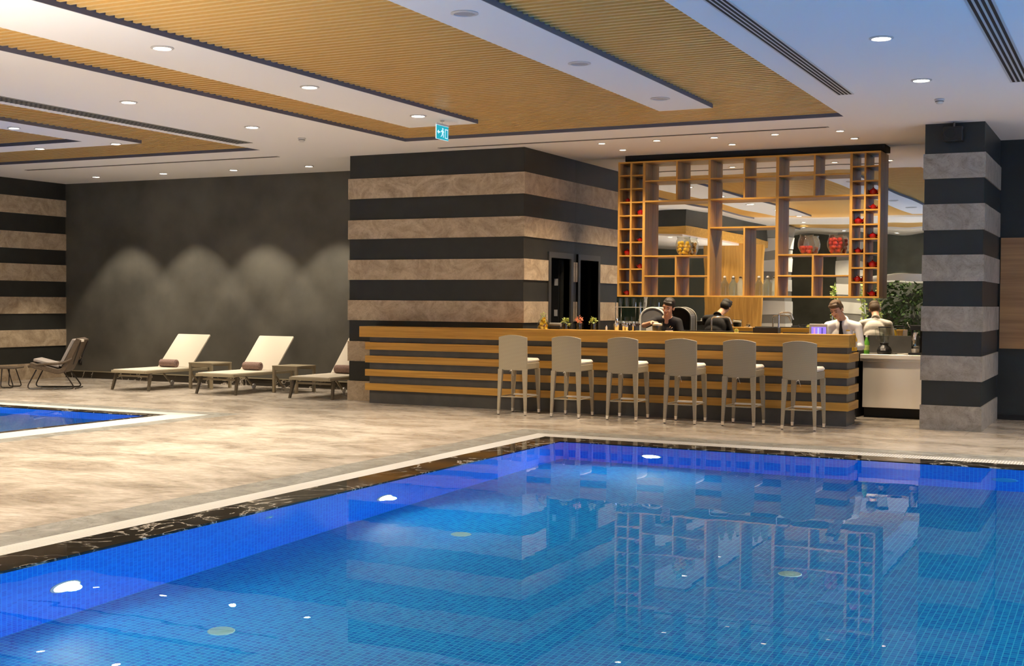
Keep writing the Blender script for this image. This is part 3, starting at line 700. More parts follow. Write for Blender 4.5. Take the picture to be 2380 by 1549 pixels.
# ------------------------------------------------------------------ bar
bar = thing('bar_counter', 'long orange oak bar counter with dark gaps between its horizontal boards', 'bar', (-6.8, 16.2, 0))
L = lambda x: x + 6.8; D = lambda y: y - 16.2
def bb(name, x0, y0, z0, x1, y1, z1, m, bev=.002): return MB().box(L(x0), D(y0), z0, L(x1), D(y1), z1).build(name, m, bar, bevel=bev)
M['barbody'] = plain('dark_grey_bar_panel', (0.075, 0.072, 0.066), 0.4, noise=0.12, nscale=6)
b = MB(); b.box(L(-10.30), D(15.99), 0, L(-7.86), D(16.275), .995); b.box(L(-7.86), D(15.99), 0, L(-3.245), D(16.52), .908); b.box(L(-7.86), D(15.99), .908, L(-3.245), D(16.28), .995)
b.build('dark_body', M['barbody'], bar)
bb('bar_top', -10.41, 15.87, .992, -3.20, 16.30, 1.150, M['oak'], .003)
for z0, z1 in ((.803, .912), (.608, .712), (.408, .508), (.194, .298)):
    b = MB(); b.box(L(-10.36), D(15.955), z0, L(-3.215), D(15.992), z1); b.cur = 1; b.box(L(-3.247), D(15.992), z0, L(-3.215), D(16.60), z1)
    b.build('oak_board', [M['oak'], M['oakY']], bar, bevel=.002)
bb('worktop', -7.84, 16.30, .908, -3.247, 16.64, .93, M['matteblack'])

M['steelwarm'] = M['steel']
t = thing('steel_counter', 'brushed stainless steel worktop unit between bar end and striped column', 'counter', (-2.86, 17.75, 0))
MB().box(-.47, -.30, .14, .52, .34, .80).build('cabinet_body', M['steel'], t, bevel=.004)
MB().box(-.50, -.335, .765, .53, .345, .80).build('rail', M['steel'], t, bevel=.004)
MB().box(-.50, -.35, .80, .53, .36, .862).build('worktop', M['steel'], t, bevel=.006)
MB().box(-.46, -.22, 0.0, .52, .33, .14).build('kick_plate', M['matteblack'], t)
MB().box(-.50, .30, .862, .48, .345, 1.10).build('backsplash', M['barbody'], t)
t = thing('back_counter', 'dark back counter with oak top edge under the mirror behind the bar', 'counter', (-5.6, 17.82, 0))
MB().box(-2.24, -.42, 0, 2.2, .28, .86).build('cabinet_body', M['matteblack'], t)
MB().box(-2.26, -.45, .86, 2.22, .29, .90).build('worktop', M['black'], t)

mir = tag(MB().box(-7.898, 18.118, 1.10, -2.38, 18.139, 3.748).build('bar_mirror', M['mirror']), 'large wall mirror behind the oak bar shelves reflecting the hall', 'mirror')
tag(MB().box(-6.98, 17.90, 3.665, -3.16, 18.117, 3.749).build('shelf_beam', M['matteblack']), 'black ceiling beam carrying the oak wall shelves', 'beam')

# ------------------------------------------------------------------ oak shelf unit
SY0, SY1 = 17.82, 18.117
sh = thing('display_shelf', 'large open oak shelf unit hung on the mirror behind the bar', 'shelf', (-5.13, 17.97, 1.62))
def sb(name, x0, z0, x1, z1, m): return MB().box(x0+5.13, SY0-17.97, z0-1.62, x1+5.13, SY1-17.97, z1-1.62).build(name, m, sh, bevel=.0015)
ZB, ZT = 1.622, 3.650
sb('bottom_board', -7.06, ZB, -3.195, ZB+.024, M['oak']); sb('top_board', -7.06, ZT-.024, -3.195, ZT, M['oak'])
for x, w in ((-7.045, .016), (-6.852, .014), (-6.645, .020), (-5.632, .018), (-4.628, .022), (-3.593, .019), (-3.404, .012), (-3.210, .016)):
    sb('upright', x-w, ZB+.024, x+w, ZT-.024, M['oakZ'])
for k in range(1, 10):
    z = 1.636 + .2007*k
    for xa, xb in ((-7.029, -6.866), (-6.838, -6.665), (-3.574, -3.416), (-3.392, -3.226)): sb('cubby_board', xa, z-.010, xb, z+.010, M['oak'])
for x0, x1 in ((-6.625, -5.65), (-5.614, -4.65), (-4.606, -3.612)):
    sb('shelf_board', x0, 3.340, x1, 3.360, M['oak']); sb('shelf_board', x0, 3.035, x1, 3.060, M['oak'])
for x in (-6.132, -5.112, -4.102): sb('divider', x-.013, 3.06, x+.013, 3.34, M['oakZ']); sb('divider', x-.013, 3.36, x+.013, ZT-.024, M['oakZ'])
sb('shelf_board', -5.614, 2.622, -4.65, 2.646, M['oak']); sb('divider', -5.118, ZB+.024, -5.092, 2.622, M['oakZ'])
for x0, x1, xm in ((-6.625, -5.65, -6.136), (-4.606, -3.612, -4.112)):
    sb('shelf_board', x0, 2.218, x1, 2.240, M['oak']); sb('shelf_board', x0, 1.922, x1, 1.942, M['oak'])
    sb('divider', xm-.013, 1.942, xm+.013, 2.218, M['oakZ']); sb('divider', xm-.013, ZB+.024, xm+.013, 1.922, M['oakZ'])

# red teapots in the cubbies
def teapot(x, z, s, label):
    s = s*.88
    t = thing('teapot', label, 'teapot', (x, 17.93, z), random.uniform(-.5, .5), 'small red teapots in the shelf cubbies')
    MB().lathe([(0.0001, 0), (.030*s, 0), (.048*s, .018*s), (.055*s, .042*s), (.048*s, .068*s), (.028*s, .082*s), (.0001, .084*s)], n=18).build('body', M['redglass'], t, smooth=True)
    MB().lathe([(.026*s, .080*s), (.022*s, .090*s), (.006*s, .094*s), (.010*s, .104*s), (.0001, .112*s)], n=14).build('lid', M['redglass'], t, smooth=True)
    MB().tube([(-.045*s, 0, .040*s), (-.066*s, 0, .050*s), (-.078*s, 0, .074*s)], [.012*s, .009*s, .006*s], 8).build('spout', M['redglass'], t, smooth=True)
    MB().tube(rounded([(.045*s, 0, .064*s), (.080*s, 0, .066*s), (.078*s, 0, .030*s), (.050*s, 0, .024*s)], .02*s), .005*s, 8).build('handle', M['redglass'], t, smooth=True)
row = lambda k: 1.636 + .2007*k + .011
LC, LD, RC_, RD = -6.94, -6.735, -3.51, -3.31
pots = [(LC, 7, .75, 'topmost in the left tower'), (LD, 6, 1.05, 'below the topmost in the left tower'), (LD, 4, .8, 'right column of the left tower, beside the lemon jar'),
 (LC, 3, 1.1, 'large one in the left column of the left tower'), (LD, 2, .9, 'lowest in the right column of the left tower'), (LC, 0, .9, 'in the bottom cubby of the left tower'),
 (RD, 7, 1.15, 'topmost in the right tower'), (RD, 6, .9, 'second from the top in the right tower'), (RC_, 5, 1.15, 'topmost in the left column of the right tower'), (RD, 4, 1.0, 'level with the apple jars at the right end'),
 (RC_, 3, .9, 'middle one in the left column of the right tower'), (RD, 2, 1.15, 'large one in the lower right tower'), (RC_, 1, 1.0, 'lowest in the left column of the right tower'), (RD, 0, .95, 'in the bottom cubby of the right tower')]
for x, k, s, l in pots:
    teapot(x, (1.636+.2007*k+.0105) if k else ZB+.0245, s, 'small glossy red teapot, ' + l)

# fruit jars
def fruit_jar(x, z, label, fm, fr, nm, flab, top=.20):
    t = thing('glass_jar', label, 'jar', (x, 17.95, z), 0, 'big glass fruit jars on the bar shelf')
    prof = [(.065, 0), (.085, .03), (.118, .10), (.122, .15), (.110, .21), (.092, .25), (.100, .270)]
    MB().lathe([(0.0001, .001)]+prof+[(.096, .270), (.088, .25), (.106, .21), (.117, .15), (.113, .10), (.081, .033), (.06, .006), (.0001, .006)], n=28).build('jar_glass', M['pressed'], t, smooth=True)
    MB().lathe([(.094, .268), (.103, .272), (.103, .280), (.094, .281), (.094, .268)], n=28, caps=False).build('rim', M['glass'], t, smooth=True)
    rnd = random.Random(hash(nm) % 100 if False else len(label)); zz = fr+.008; n = 0
    while zz < top:
        R = .058 if zz < .06 else .078
        k = 5 if R > .06 else 3
        off = rnd.uniform(0, 6.28)
        for i in range(k):
            a = off+2*PI*i/k; q = R*rnd.uniform(.78, .95)
            f = MB()
            if nm == 'lemon': f.ball((0, 0, 0), (fr*.9, fr*.9, fr*1.12), 12, 8, Euler((rnd.uniform(0, 3), rnd.uniform(0, 3), 0)).to_matrix())
            else: f.lathe([(0.0001, -fr*.80), (fr*.45, -fr*.88), (fr*.92, -fr*.35), (fr, .12*fr), (fr*.78, fr*.7), (fr*.3, fr*.86), (.0001, fr*.66)], n=12)
            o = f.build(nm, fm, None, smooth=True); o.location = (x+q*math.cos(a), 17.95+q*math.sin(a), z+zz+rnd.uniform(-.004, .004))
            tag(o, flab, nm, nm + 's in the ' + label.split(',')[0])
        zz += fr*1.62
fruit_jar(-6.06, 2.240, 'big glass jar full of yellow lemons on the left bay of the shelf', M['lemon'], .030, 'lemon', 'yellow lemon inside the left glass jar')
fruit_jar(-4.235, 2.240, 'big glass jar half full of red apples, left one of the two', M['apple'], .033, 'apple', 'red apple inside the left apple jar', .145)
fruit_jar(-3.82, 2.240, 'big glass jar full of red apples next to the right cubby tower', M['apple'], .033, 'apple', 'red apple inside the right apple jar', .215)
# clear bottles
def bottle(x, y, z, label, s=1.0):
    t = thing('glass_bottle', label, 'bottle', (x, y, z), 0, 'clear glass swing-top bottles on the shelf')
    MB().lathe([(.0001, 0), (.058*s, 0), (.060*s, .12*s), (.058*s, .17*s), (.030*s, .22*s), (.020*s, .25*s), (.022*s, .262*s), (.016*s, .262*s), (.016*s, .245*s), (.026*s, .215*s), (.054*s, .165*s), (.056*s, .01), (.0001, .008)], n=20).build('bottle_glass', M['ribbed'], t, smooth=True)
    MB().lathe([(.018*s, .262*s), (.021*s, .272*s), (.016*s, .285*s), (.0001, .287*s)], n=14).build('stopper', M['ring'], t, smooth=True)
    MB().tube(rounded([(-.022*s, 0, .235*s), (-.030*s, 0, .27*s), (0, 0, .292*s), (.030*s, 0, .27*s), (.022*s, 0, .235*s)], .01), .0018, 6).build('wire_clip', M['chrome'], t)
zb = ZB+.0245
for x, y, l in ((-5.41, 17.90, 'front left of the left pair'), (-5.29, 17.93, 'back right of the left pair'), (-4.90, 17.90, 'front left of the right pair'), (-4.78, 17.93, 'back right of the right pair')):
    bottle(x, y, zb, 'clear glass bottle in the lower middle shelf bay, ' + l)

# ------------------------------------------------------------------ bar stools
def make_stool():
    t = thing('bar_stool', 'taupe woven bar stool', 'bar stool', (0, 0, 0))
    # local: back at y=-0.24 (towards the pool), seat front at y=+0.24
    b = MB(); n = 10
    outer, inner = [], []
    def yb(x, z): # back curves outwards slightly with height
        q = max(0, (z-.61)/.47); return -.225 - .035*q + .030*(x/.21)**2*(.3+q*.7)
    zs = [.605+.48*i/8 for i in range(9)]
    V = []; 
    for s in (0, 1):
        for i, z in enumerate(zs):
            for j in range(n+1):
                x = -.208+.416*j/n; top = 1.052 + .033*(1-(x/.208)**2)
                zz = .605 + (top-.605)*i/8
                V.append((x, yb(x, zz) + s*.036, zz))
    m1 = 9*(n+1); F = []
    for i in range(8):
        for j in range(n):
            a = i*(n+1)+j; F.append((a, a+1, a+n+2, a+n+1)); F.append((m1+a, m1+a+n+1, m1+a+n+2, m1+a+1))
    for i in range(8):
        a = i*(n+1); F.append((a, a+n+1, m1+a+n+1, m1+a)); a += n; F.append((a, m1+a, m1+a+n+1, a+n+1))
    for j in range(n):
        F.append((j, m1+j, m1+j+1, j+1)); a = 8*(n+1)+j; F.append((a, a+1, m1+a+1, m1+a))
    b.add(V, F); b.build('backrest', M['wicker'], t, smooth=True, bevel=.006)
    b = MB(); b.tbox((0, .01, .615), (.198, .225), (0, .012, .705), (.202, .228)); b.build('seat', M['wicker'], t, bevel=.01)
    b = MB(); b.tbox((0, .03, .706), (.190, .205), (0, .03, .735), (.200, .215)); b.tbox((0, .03, .735), (.200, .215), (0, .03, .762), (.185, .200)); b.build('cushion', M['cushion'], t, bevel=.012)
    M_leg = M['wicker']
    for sx in (-1, 1):
        for sy in (-1, 1):
            x0, y0 = sx*.198, sy*.232; x1, y1 = sx*.178, sy*.212 if sy > 0 else -.213
            b = MB(); b.tbox((x0, y0, .055), (.0165, .0165), (x1, y1, .62), (.032, .027)); lg = b.build('leg', M_leg, t, bevel=.004)
            b = MB(); b.tbox((x0, y0, .010), (.0145, .0145), (x0, y0, .056), (.0168, .0168)); b.build('metal_sleeve', M['steel'], lg)
            b = MB(); b.tbox((x0, y0, 0), (.011, .011), (x0, y0, .011), (.012, .012)); b.build('foot_cap', M['black'], lg)
    for z, x0, y0, x1, y1 in ((.245, -.19, -.222, .19, -.222), (.245, -.19, -.22, -.19, .22), (.245, .19, -.22, .19, .22)):
        MB().tube([(x0, y0, z), (x1, y1, z)], .0085, 8).build('stretcher', M['wicker'], t)
    MB().box(-.185, .205, .238, .185, .232, .262).build('footrest', M['cushion'], t, bevel=.004)
    b = MB()
    b.tube([(0, -.252, .615), (-.02, -.262, .600), (-.004, -.262, .606), (.018, -.262, .598), (0, -.254, .614)], .0022, 6)
    b.tube([(0, -.255, .612), (.018, -.262, .575), (.030, -.262, .535)], .0020, 6); b.tube([(0, -.255, .612), (-.022, -.262, .590)], .0020, 6)
    b.build('cushion_tie', M['cushion'], t)
    return t
st = make_stool()
sx = [-7.565, -6.775, -5.99, -5.18, -4.435, -3.655]
sy = [15.50, 15.51, 15.54, 15.48, 15.545, 15.455]
sr = [.03, .0, .02, .02, .0, -.02]
sl = ['taupe woven bar stool nearest the lemon jug end, leftmost of the six', 'taupe woven bar stool second from the left, under the flower mugs', 'taupe woven bar stool third from the left, before the silver shakers', 'taupe woven bar stool fourth from the left, before the barman in black', 'taupe woven bar stool fifth from the left, before the tall chrome tap', 'taupe woven bar stool nearest the bar corner, rightmost of the six']
for i in range(6):
    o = st if i == 0 else dup(st, (0, 0, 0))
    o.location = (sx[i], sy[i], 0); o.rotation_euler = (0, 0, sr[i]); o['label'] = sl[i]; o['group'] = 'woven stools along the bar'

# ------------------------------------------------------------------ sun loungers, side tables, towels
def make_lounger():
    t = thing('sun_lounger', 'x', 'sun lounger', (0, 0, 0))
    # local origin: foot end centre, length along +y
    W = .365; zs = .335; hy = 1.10
    b = MB()
    for sx in (-1, 1): b.box(sx*W-.02 if sx > 0 else -W-.02+.0, -.02, zs-.045, sx*W+.02 if sx > 0 else -W+.02, 1.62, zs)
    b.box(-W, -.03, zs-.045, W, .01, zs); b.box(-W, 1.60, zs-.045, W, 1.64, zs); b.build('frame', M['taupe'], t, bevel=.005)
    MB().box(-W+.012, 0.0, zs-.006, W-.012, hy, zs+.012).build('seat_sling', M['sling'], t, bevel=.004)
    bk = MB(); a = math.radians(47); L_ = .76; dy, dz = math.cos(a)*L_, math.sin(a)*L_
    R = Matrix.Rotation(a, 3, 'X')
    bk.obox((0, hy+dy/2, zs+.012+dz/2), (W-.02, L_/2, .007), R); s = bk.build('back_sling', M['sling'], t, bevel=.004)
    b = MB()
    for sx in (-1, 1): b.obox((sx*(W-.015), hy+dy/2, zs+.004+dz/2), (.013, L_/2+.005, .013), R)
    b.obox((0, hy+dy, zs+.004+dz), (W-.01, .012, .012), R); b.build('back_frame', M['sling'], t, bevel=.003)
    for sx in (-1, 1):
        b = MB(); b.tbox((sx*(W+.035), .02, 0), (.017, .020), (sx*W, .10, zs-.04), (.022, .028)); b.build('leg', M['taupedark'], t, bevel=.004)
        b = MB(); b.tube([(sx*W*.9, 1.12, zs-.05), (sx*W*.9, 1.38, .05)], .018, 8); b.build('leg', M['taupe'], t)
        w = MB().lathe([(.0001, -.015), (.04, -.015), (.045, 0), (.04, .015), (.0001, .015)], (sx*(W-.05), 1.40, .045), 18, 'X').build('wheel', M['ring'], t, smooth=True)
    MB().tube([(-W*.5, 1.05, zs-.03), (-W*.5, 1.52, zs+.26)], .010, 8).build('prop_bar', M['taupe'], t)
    MB().box(-W, .13, zs-.115, W, .155, zs-.085).build('cross_bar', M['taupe'], t, bevel=.003)
    return t
lo = make_lounger()
ll = ['cream sling sun lounger beside the brown wicker armchair, leftmost of three', 'cream sling sun lounger between the two small side tables, middle of three', 'cream sling sun lounger half hidden by the striped service block']
def towel(x, y, z, rz, label):
    t = thing('rolled_towel', label, 'towel', (x, y, z), rz, 'rolled brown towels on the loungers')
    MB().lathe([(.058, -.175), (.068, -.168), (.070, 0), (.068, .168), (.058, .175)], (0, 0, .070), 22, 'X').build('towel_roll', M['towel'], t, smooth=True)
    for s in (-1, 1):
        pts = [(s*.177, (.008+.0068*k*.5)*math.cos(k*.7), .070+(.008+.0068*k*.5)*math.sin(k*.7)) for k in range(15)]
        MB().tube(pts, .0055, 6).build('towel_edge', M['towel'], t)
for i, (x, y) in enumerate(((-15.07, 16.03), (-13.30, 16.08), (-11.46, 16.10))):
    o = lo if i == 0 else dup(lo, (0, 0, 0))
    o.location = (x, y, 0); o['label'] = ll[i]; o['group'] = 'cream sun loungers before the dark wall'
    towel(x-.02+(.0), y+.985, .348, 0.0, 'rolled brown towel on the ' + ['leftmost lounger by the armchair', 'middle lounger between the side tables', 'lounger next to the striped block'][i])
def side_table(x, y, label):
    t = thing('side_table', label, 'side table', (x, y, 0), 0, 'small taupe side tables between the loungers')
    MB().box(-.25, -.27, .425, .25, .27, .45).build('tabletop', M['taupe'], t, bevel=.003)
    for a in (-1, 1):
        for c in (-1, 1): MB().box(a*.225-.022, c*.245-.022, 0, a*.225+.022, c*.245+.022, .425).build('leg', M['taupe'], t, bevel=.002)
    MB().box(-.21, -.257, .375, .21, -.235, .425).build('apron', M['taupe'], t); MB().box(-.21, .235, .375, .21, .257, .425).build('apron', M['taupe'], t)
side_table(-14.33, 17.20, 'small square taupe side table between the left and middle loungers')
side_table(-12.55, 17.18, 'small square taupe side table between the middle and right loungers')

# brown armchair and small table at the far left
t = thing('lounge_chair', 'low dark brown wicker lounge chair on black sled legs by the left striped wall', 'armchair', (-16.50, 15.78, 0), math.atan2(-.54, -.84))
# local: +x is the front of the chair
prof = [(.34, .375), (.10, .315), (-.12, .255), (-.24, .29), (-.34, .50), (-.50, .83)]
def shell(pts, w0, w1, th, nm, m, bev=.01, off=0.0):
    b = MB(); P = [Vector((p[0], 0, p[1])) for p in rounded([(x, 0, z) for x, z in pts], .12, 5)] if False else [Vector((q.x, 0, q.z)) for q in rounded([(x, 0, z) for x, z in pts], .12, 5)]
    n = len(P); V = []; 
    for i, p in enumerate(P):
        tt = (P[min(i+1, n-1)]-P[max(i-1, 0)]).normalized(); nn = Vector((tt.z, 0, -tt.x))
        w = w0+(w1-w0)*i/(n-1)
        for s in (-1, 1):
            for k in (0, 1): V.append((p.x+nn.x*(th*k+off), s*w, p.z+nn.z*(th*k+off)))
    F = []
    for i in range(n-1):
        a = i*4; c = a+4
        F += [(a, a+2, c+2, c), (a+1, c+1, c+3, a+3), (a, c, c+1, a+1), (a+2, a+3, c+3, c+2)]
    F += [(0, 1, 3, 2), (4*n-4, 4*n-2, 4*n-1, 4*n-3)]
    b.add(V, F); return b.build(nm, m, t, smooth=True, bevel=bev)
shell(prof, .33, .31, .085, 'seat_shell', M['brownwick'])
shell([(-.245, .335), (-.34, .53), (-.47, .79)], .26, .25, .06, 'back_cushion', M['greycush'], .015, .083)
shell([(.32, .388), (.10, .330), (-.10, .272)], .25, .25, .055, 'seat_cushion', M['greycush'], .015, .083)
b = MB()
for s in (-1, 1):
    b.tube(rounded([(.36, s*.30, .385), (.10, s*.33, .43), (-.20, s*.335, .44), (-.36, s*.31, .52)], .1), [.02]*17 if False else .022, 8)
b.build('arm_edge', M['brownwick'], t, smooth=True)
for s in (-1, 1):
    MB().tube(rounded([(.24, s*.24, .33), (.40, s*.27, .012), (-.40, s*.27, .012), (-.20, s*.24, .30)], .09, 5), .011, 8).build('sled_leg', M['darksteel'], t, smooth=True)
    MB().tube([(-.36, s*.25, .42), (-.49, s*.27, .80)], .010, 8).build('back_rod', M['darksteel'], t)
MB().tube([(-.40, -.27, .012), (-.40, .27, .012)], .009, 8).build('cross_rod', M['darksteel'], t)
MB().box(-.53, .20, .80, -.44, .26, .845).build('white_cloth', M['cushion'], t, bevel=.01)
t = thing('coffee_table', 'low dark table with bent wire legs at the left edge beside the wicker lounge chair', 'coffee table', (-17.40, 15.42, 0), .5)
MB().box(-.33, -.24, .33, .33, .24, .352).build('tabletop', M['brownwick'], t, bevel=.008)
for s in (-1, 1):
    for q in (-1, 1):
        MB().tube(rounded([(s*.10, q*.18, .33), (s*.08, q*.19, .012), (s*.30, q*.20, .012), (s*.20, q*.18, .33)], .05, 4), .009, 8).build('wire_leg', M['darksteel'], t, smooth=True)
t = thing('power_socket', 'small black socket low on the dark wall behind the wicker lounge chair', 'socket', (-18.30, YB, .30))
MB().box(-.045, -.012, -.05, .045, 0, .05).build('plate', M['black'], t, bevel=.003)
MB().lathe([(.0001, 0), (.02, 0), (.022, .004), (.0001, .004)], (0, -.016, 0), 14, 'Y').build('outlet', M['matteblack'], t)

# ------------------------------------------------------------------ people
def remeshed(mb, name, mat, parent, voxel=0.007, smooth=4, fac=0.5):
    o = mb.build(name, mat, None, smooth=True)
    r = o.modifiers.new('r', 'REMESH'); r.mode = 'VOXEL'; r.voxel_size = voxel; r.use_smooth_shade = True
    if smooth:
        sm = o.modifiers.new('s', 'SMOOTH'); sm.iterations = smooth; sm.factor = fac
    dg = bpy.context.evaluated_depsgraph_get(); dg.update()
    me = bpy.data.meshes.new_from_object(o.evaluated_get(dg)); me.name = name
    o.modifiers.clear(); o.data = me
    for p in me.polygons: p.use_smooth = True
    o.parent = parent
    return o
def hand(b, wrist, d, up, side, curl=.5):
    # palm, four bent fingers of different length, thumb from the side of the palm
    wrist = Vector(wrist); d = Vector(d).normalized(); up = Vector(up); up = (up - d*up.dot(d)).normalized(); sd = d.cross(up)*side
    for k in range(4):
        b.cap(wrist + sd*(.028-.018*k)*.6, .017, wrist + d*.078 + sd*(.030-.020*k), .0125, 10)
    ln = (.068, .078, .073, .056)
    for k in range(4):
        p = wrist + d*.080 + sd*(.032-.0215*k); dd = d.copy()
        for seg in range(3):
            ang = curl*(.35+.55*seg); dr = (d*math.cos(ang) - up*math.sin(ang)).normalized()
            q = p + dr*ln[k]*(.45, .32, .27)[seg]; b.cap(p, .0092-.0006*seg, q, .0086-.0006*seg, 8); p = q
    p = wrist + d*.022 + sd*.030; q = p + (d*.62 + sd*.62 - up*.35).normalized()*.038; b.cap(p, .0125, q, .0105, 8)
    r = q + (d*.9 + sd*.15 - up*.4).normalized()*.030; b.cap(q, .0100, r, .0085, 8)
def person(name, label, J, cloth, sleeve, hairm, headrot, tie=False):
    base = Vector((J['pelvis'][0], J['pelvis'][1], 0))
    t = thing(name, label, 'person', base)
    V = {k: Vector(v)-base for k, v in J.items()}
    H = V['head']; R = Euler(headrot).to_matrix()
    hp = lambda x, y, z: H + R @ Vector((x, y, z))
    b = MB()
    b.ball(hp(0, .012, .030), (.076, .094, .092), 20, 14, R); b.ball(hp(0, -.018, -.020), (.062, .070, .086), 18, 12, R)
    b.ball(hp(0, -.034, -.078), (.042, .044, .036), 14, 10, R); b.cap(hp(0, -.084, .010), .010, hp(0, -.108, -.026), .0135)
    b.cap(hp(-.036, -.074, .022), .015, hp(.036, -.074, .022), .015); b.cap(hp(-.034, -.062, -.030), .020, hp(-.030, -.056, -.050), .018); b.cap(hp(.034, -.062, -.030), .020, hp(.030, -.056, -.050), .018)
    for s in (-1, 1): b.ball(hp(s*.080, .010, -.012), (.009, .020, .031), 10, 8, R)
    b.cap(hp(0, .020, -.060), .054, V['neck']+Vector((0, 0, .02)), .058, 16)
    b.cap(V['neck'], .060, V['chest'], .10, 16)
    ch, pe = V['chest'], V['pelvis']
    b.ball(ch, (.165, .105, .15), 18, 12); b.ball((ch+pe)/2, (.145, .10, .16), 18, 12); b.ball(pe, (.155, .11, .12), 18, 12)
    for s in 'RL':
        b.cap(V['sh'+s], .052, V['neck'], .050); b.cap(V['sh'+s], .050, V['el'+s], .038); b.cap(V['el'+s], .037, V['wr'+s], .026)
        sg = -1 if s == 'R' else 1
        hand(b, V['wr'+s], V['hd'+s], V['up'+s], -sg*1.0, J['curl'+s][0])
        hip = pe+Vector((sg*.085, 0, -.03)); kn = Vector((hip.x+sg*.01, hip.y-.02, .50)); an = Vector((hip.x+sg*.02, hip.y+.02, .09))
        b.cap(hip, .085, kn, .055); b.cap(kn, .055, an, .038)
    remeshed(b, 'body', M['skin'], t, .0062, 3)
    # shirt
    b = MB(); g = .012
    b.ball(ch, (.165+g, .105+g, .15+g), 18, 12); b.ball((ch+pe)/2, (.150+g, .105+g, .165), 18, 12); b.ball(pe, (.158+g, .112+g, .10), 18, 12)
    b.cap(V['neck']+Vector((0, .014, -.004)), .066, ch, .115, 16)
    for s in 'RL':
        b.cap(V['sh'+s], .060+g*.3, V['neck']+Vector((0, .012, -.012)), .062)
        if sleeve == 'short': b.cap(V['sh'+s], .062, V['sh'+s].lerp(V['el'+s], .80), .053)
        else: b.cap(V['sh'+s], .062, V['el'+s], .050); b.cap(V['el'+s], .050, V['wr'+s].lerp(V['el'+s], .08), .036)
    if tie: b.cap(V['neck']+Vector((0, -.012, .018)), .060, V['neck']+Vector((0, -.02, -.05)), .075, 14)
    remeshed(b, 'shirt', M[cloth], t, .010, 4)
    # collar
    b = MB(); n = V['neck']+Vector((0, .004, .030)); ax = (hp(0, .02, -.06)-n).normalized(); u = Vector((1, 0, 0)); w = ax.cross(u).normalized()
    pts = [n + u*.060*math.sin(a) + w*.060*math.cos(a) + ax*(-.018+.006*math.cos(a)) for a in [math.radians(d_) for d_ in range(195, 526, 22)]]
    b.tube(pts, .014, 8); b.cap(pts[0], .013, pts[0]+Vector((-.020, -.035, -.045)), .006, 8); b.cap(pts[-1], .013, pts[-1]+Vector((.020, -.035, -.045)), .006, 8)
    b.build('collar', M[cloth], t, smooth=True)
    # trousers and shoes
    b = MB()
    b.ball(pe+Vector((0, 0, -.03)), (.172, .122, .11), 18, 12)
    for sg in (-1, 1):
        hip = pe+Vector((sg*.085, 0, -.03)); kn = Vector((hip.x+sg*.01, hip.y-.02, .50)); an = Vector((hip.x+sg*.02, hip.y+.02, .10))
        b.cap(hip, .098, kn, .070); b.cap(kn, .070, an, .056)
    remeshed(b, 'trousers', M['poloblack'], t, .012, 4)
    for sg in (-1, 1):
        x = pe.x+sg*.105; y = pe.y
        f = MB(); f.ball((x, y-.05, .045), (.050, .135, .045), 14, 8); f.box(x-.045, y-.17, 0, x+.045, y+.07, .02); f.build('shoe', M['black'], t, smooth=True)
    # hair: cap over crown, sides and nape
    b = MB(); b.ball(hp(0, .012, .066), (.081, .094, .068), 20, 12, R); b.ball(hp(0, .048, .012), (.080, .066, .082), 18, 12, R)
    for s in (-1, 1): b.ball(hp(s*.066, .010, .030), (.018, .046, .044), 12, 8, R)
    b.cap(hp(-.045, -.068, .082), .022, hp(.045, -.066, .086), .024); b.cap(hp(-.02, -.05, .105), .024, hp(.045, -.03, .11), .026)
    remeshed(b, 'hair', M[hairm], t, .007, 2)
    for s in (-1, 1):
        MB().ball(hp(s*.029, -.083, .002), (.0125, .006, .0055), 10, 6, R).build('eye', M['eyes'], t, smooth=True)
        MB().tube([hp(s*.014, -.092, .024), hp(s*.030, -.091, .030), hp(s*.048, -.080, .024)], .0042, 6).build('eyebrow', M[hairm], t)
    MB().ball(hp(0, -.0865, -.056), (.021, .010, .0065), 12, 6, R).build('mouth', M['lips'], t, smooth=True)
    if tie:
        b = MB(); a0 = V['neck']+Vector((-.004, -.088, .012)); a1 = ch+Vector((0, -.134, .02)); a2 = (ch+pe)/2+Vector((0, -.130, 0))
        for p, q, w0, w1 in ((a0, a0+Vector((0, -.006, -.035)), .018, .012), (a0+Vector((0, -.006, -.035)), a1, .013, .026), (a1, a2, .026, .033)):
            b.add([(p.x-w0, p.y-.006, p.z), (p.x+w0, p.y-.006, p.z), (q.x+w1, q.y-.008, q.z), (q.x-w1, q.y-.008, q.z), (p.x-w0, p.y+.012, p.z), (p.x+w0, p.y+.012, p.z), (q.x+w1, q.y+.010, q.z), (q.x-w1, q.y+.010, q.z)], [(0,1,2,3),(7,6,5,4),(0,4,5,1),(1,5,6,2),(2,6,7,3),(3,7,4,0)])
        b.build('tie', M['tie'], t)
        MB().box(ch.x+.065, ch.y-.122, ch.z+.045, ch.x+.115, ch.y-.112, ch.z+.060).build('name_tag', M['yellow'], t)
    return t
J1 = dict(head=(-5.868, 16.755, 1.480), neck=(-5.935, 16.925, 1.315), chest=(-5.955, 17.00, 1.165), pelvis=(-5.98, 17.10, .93),
    shR=(-6.130, 16.945, 1.285), elR=(-6.215, 16.725, 1.215), wrR=(-6.015, 16.520, 1.262), hdR=(.75, -.62, .02), upR=(0, .1, 1), curlR=(.95, 0, 0),
    shL=(-5.790, 16.945, 1.262), elL=(-5.715, 16.925, 1.010), wrL=(-5.715, 16.69, 1.045), hdL=(-.05, -.9, .25), upL=(0, 0, 1), curlL=(.5, 0, 0))
E_ = dict(curlR=0)
def fixJ(J):
    base = (J['pelvis'][0], J['pelvis'][1], 0)
    for k in ('hdR', 'hdL', 'upR', 'upL'): J[k] = tuple(a+c for a, c in zip(J[k], base))
    return J
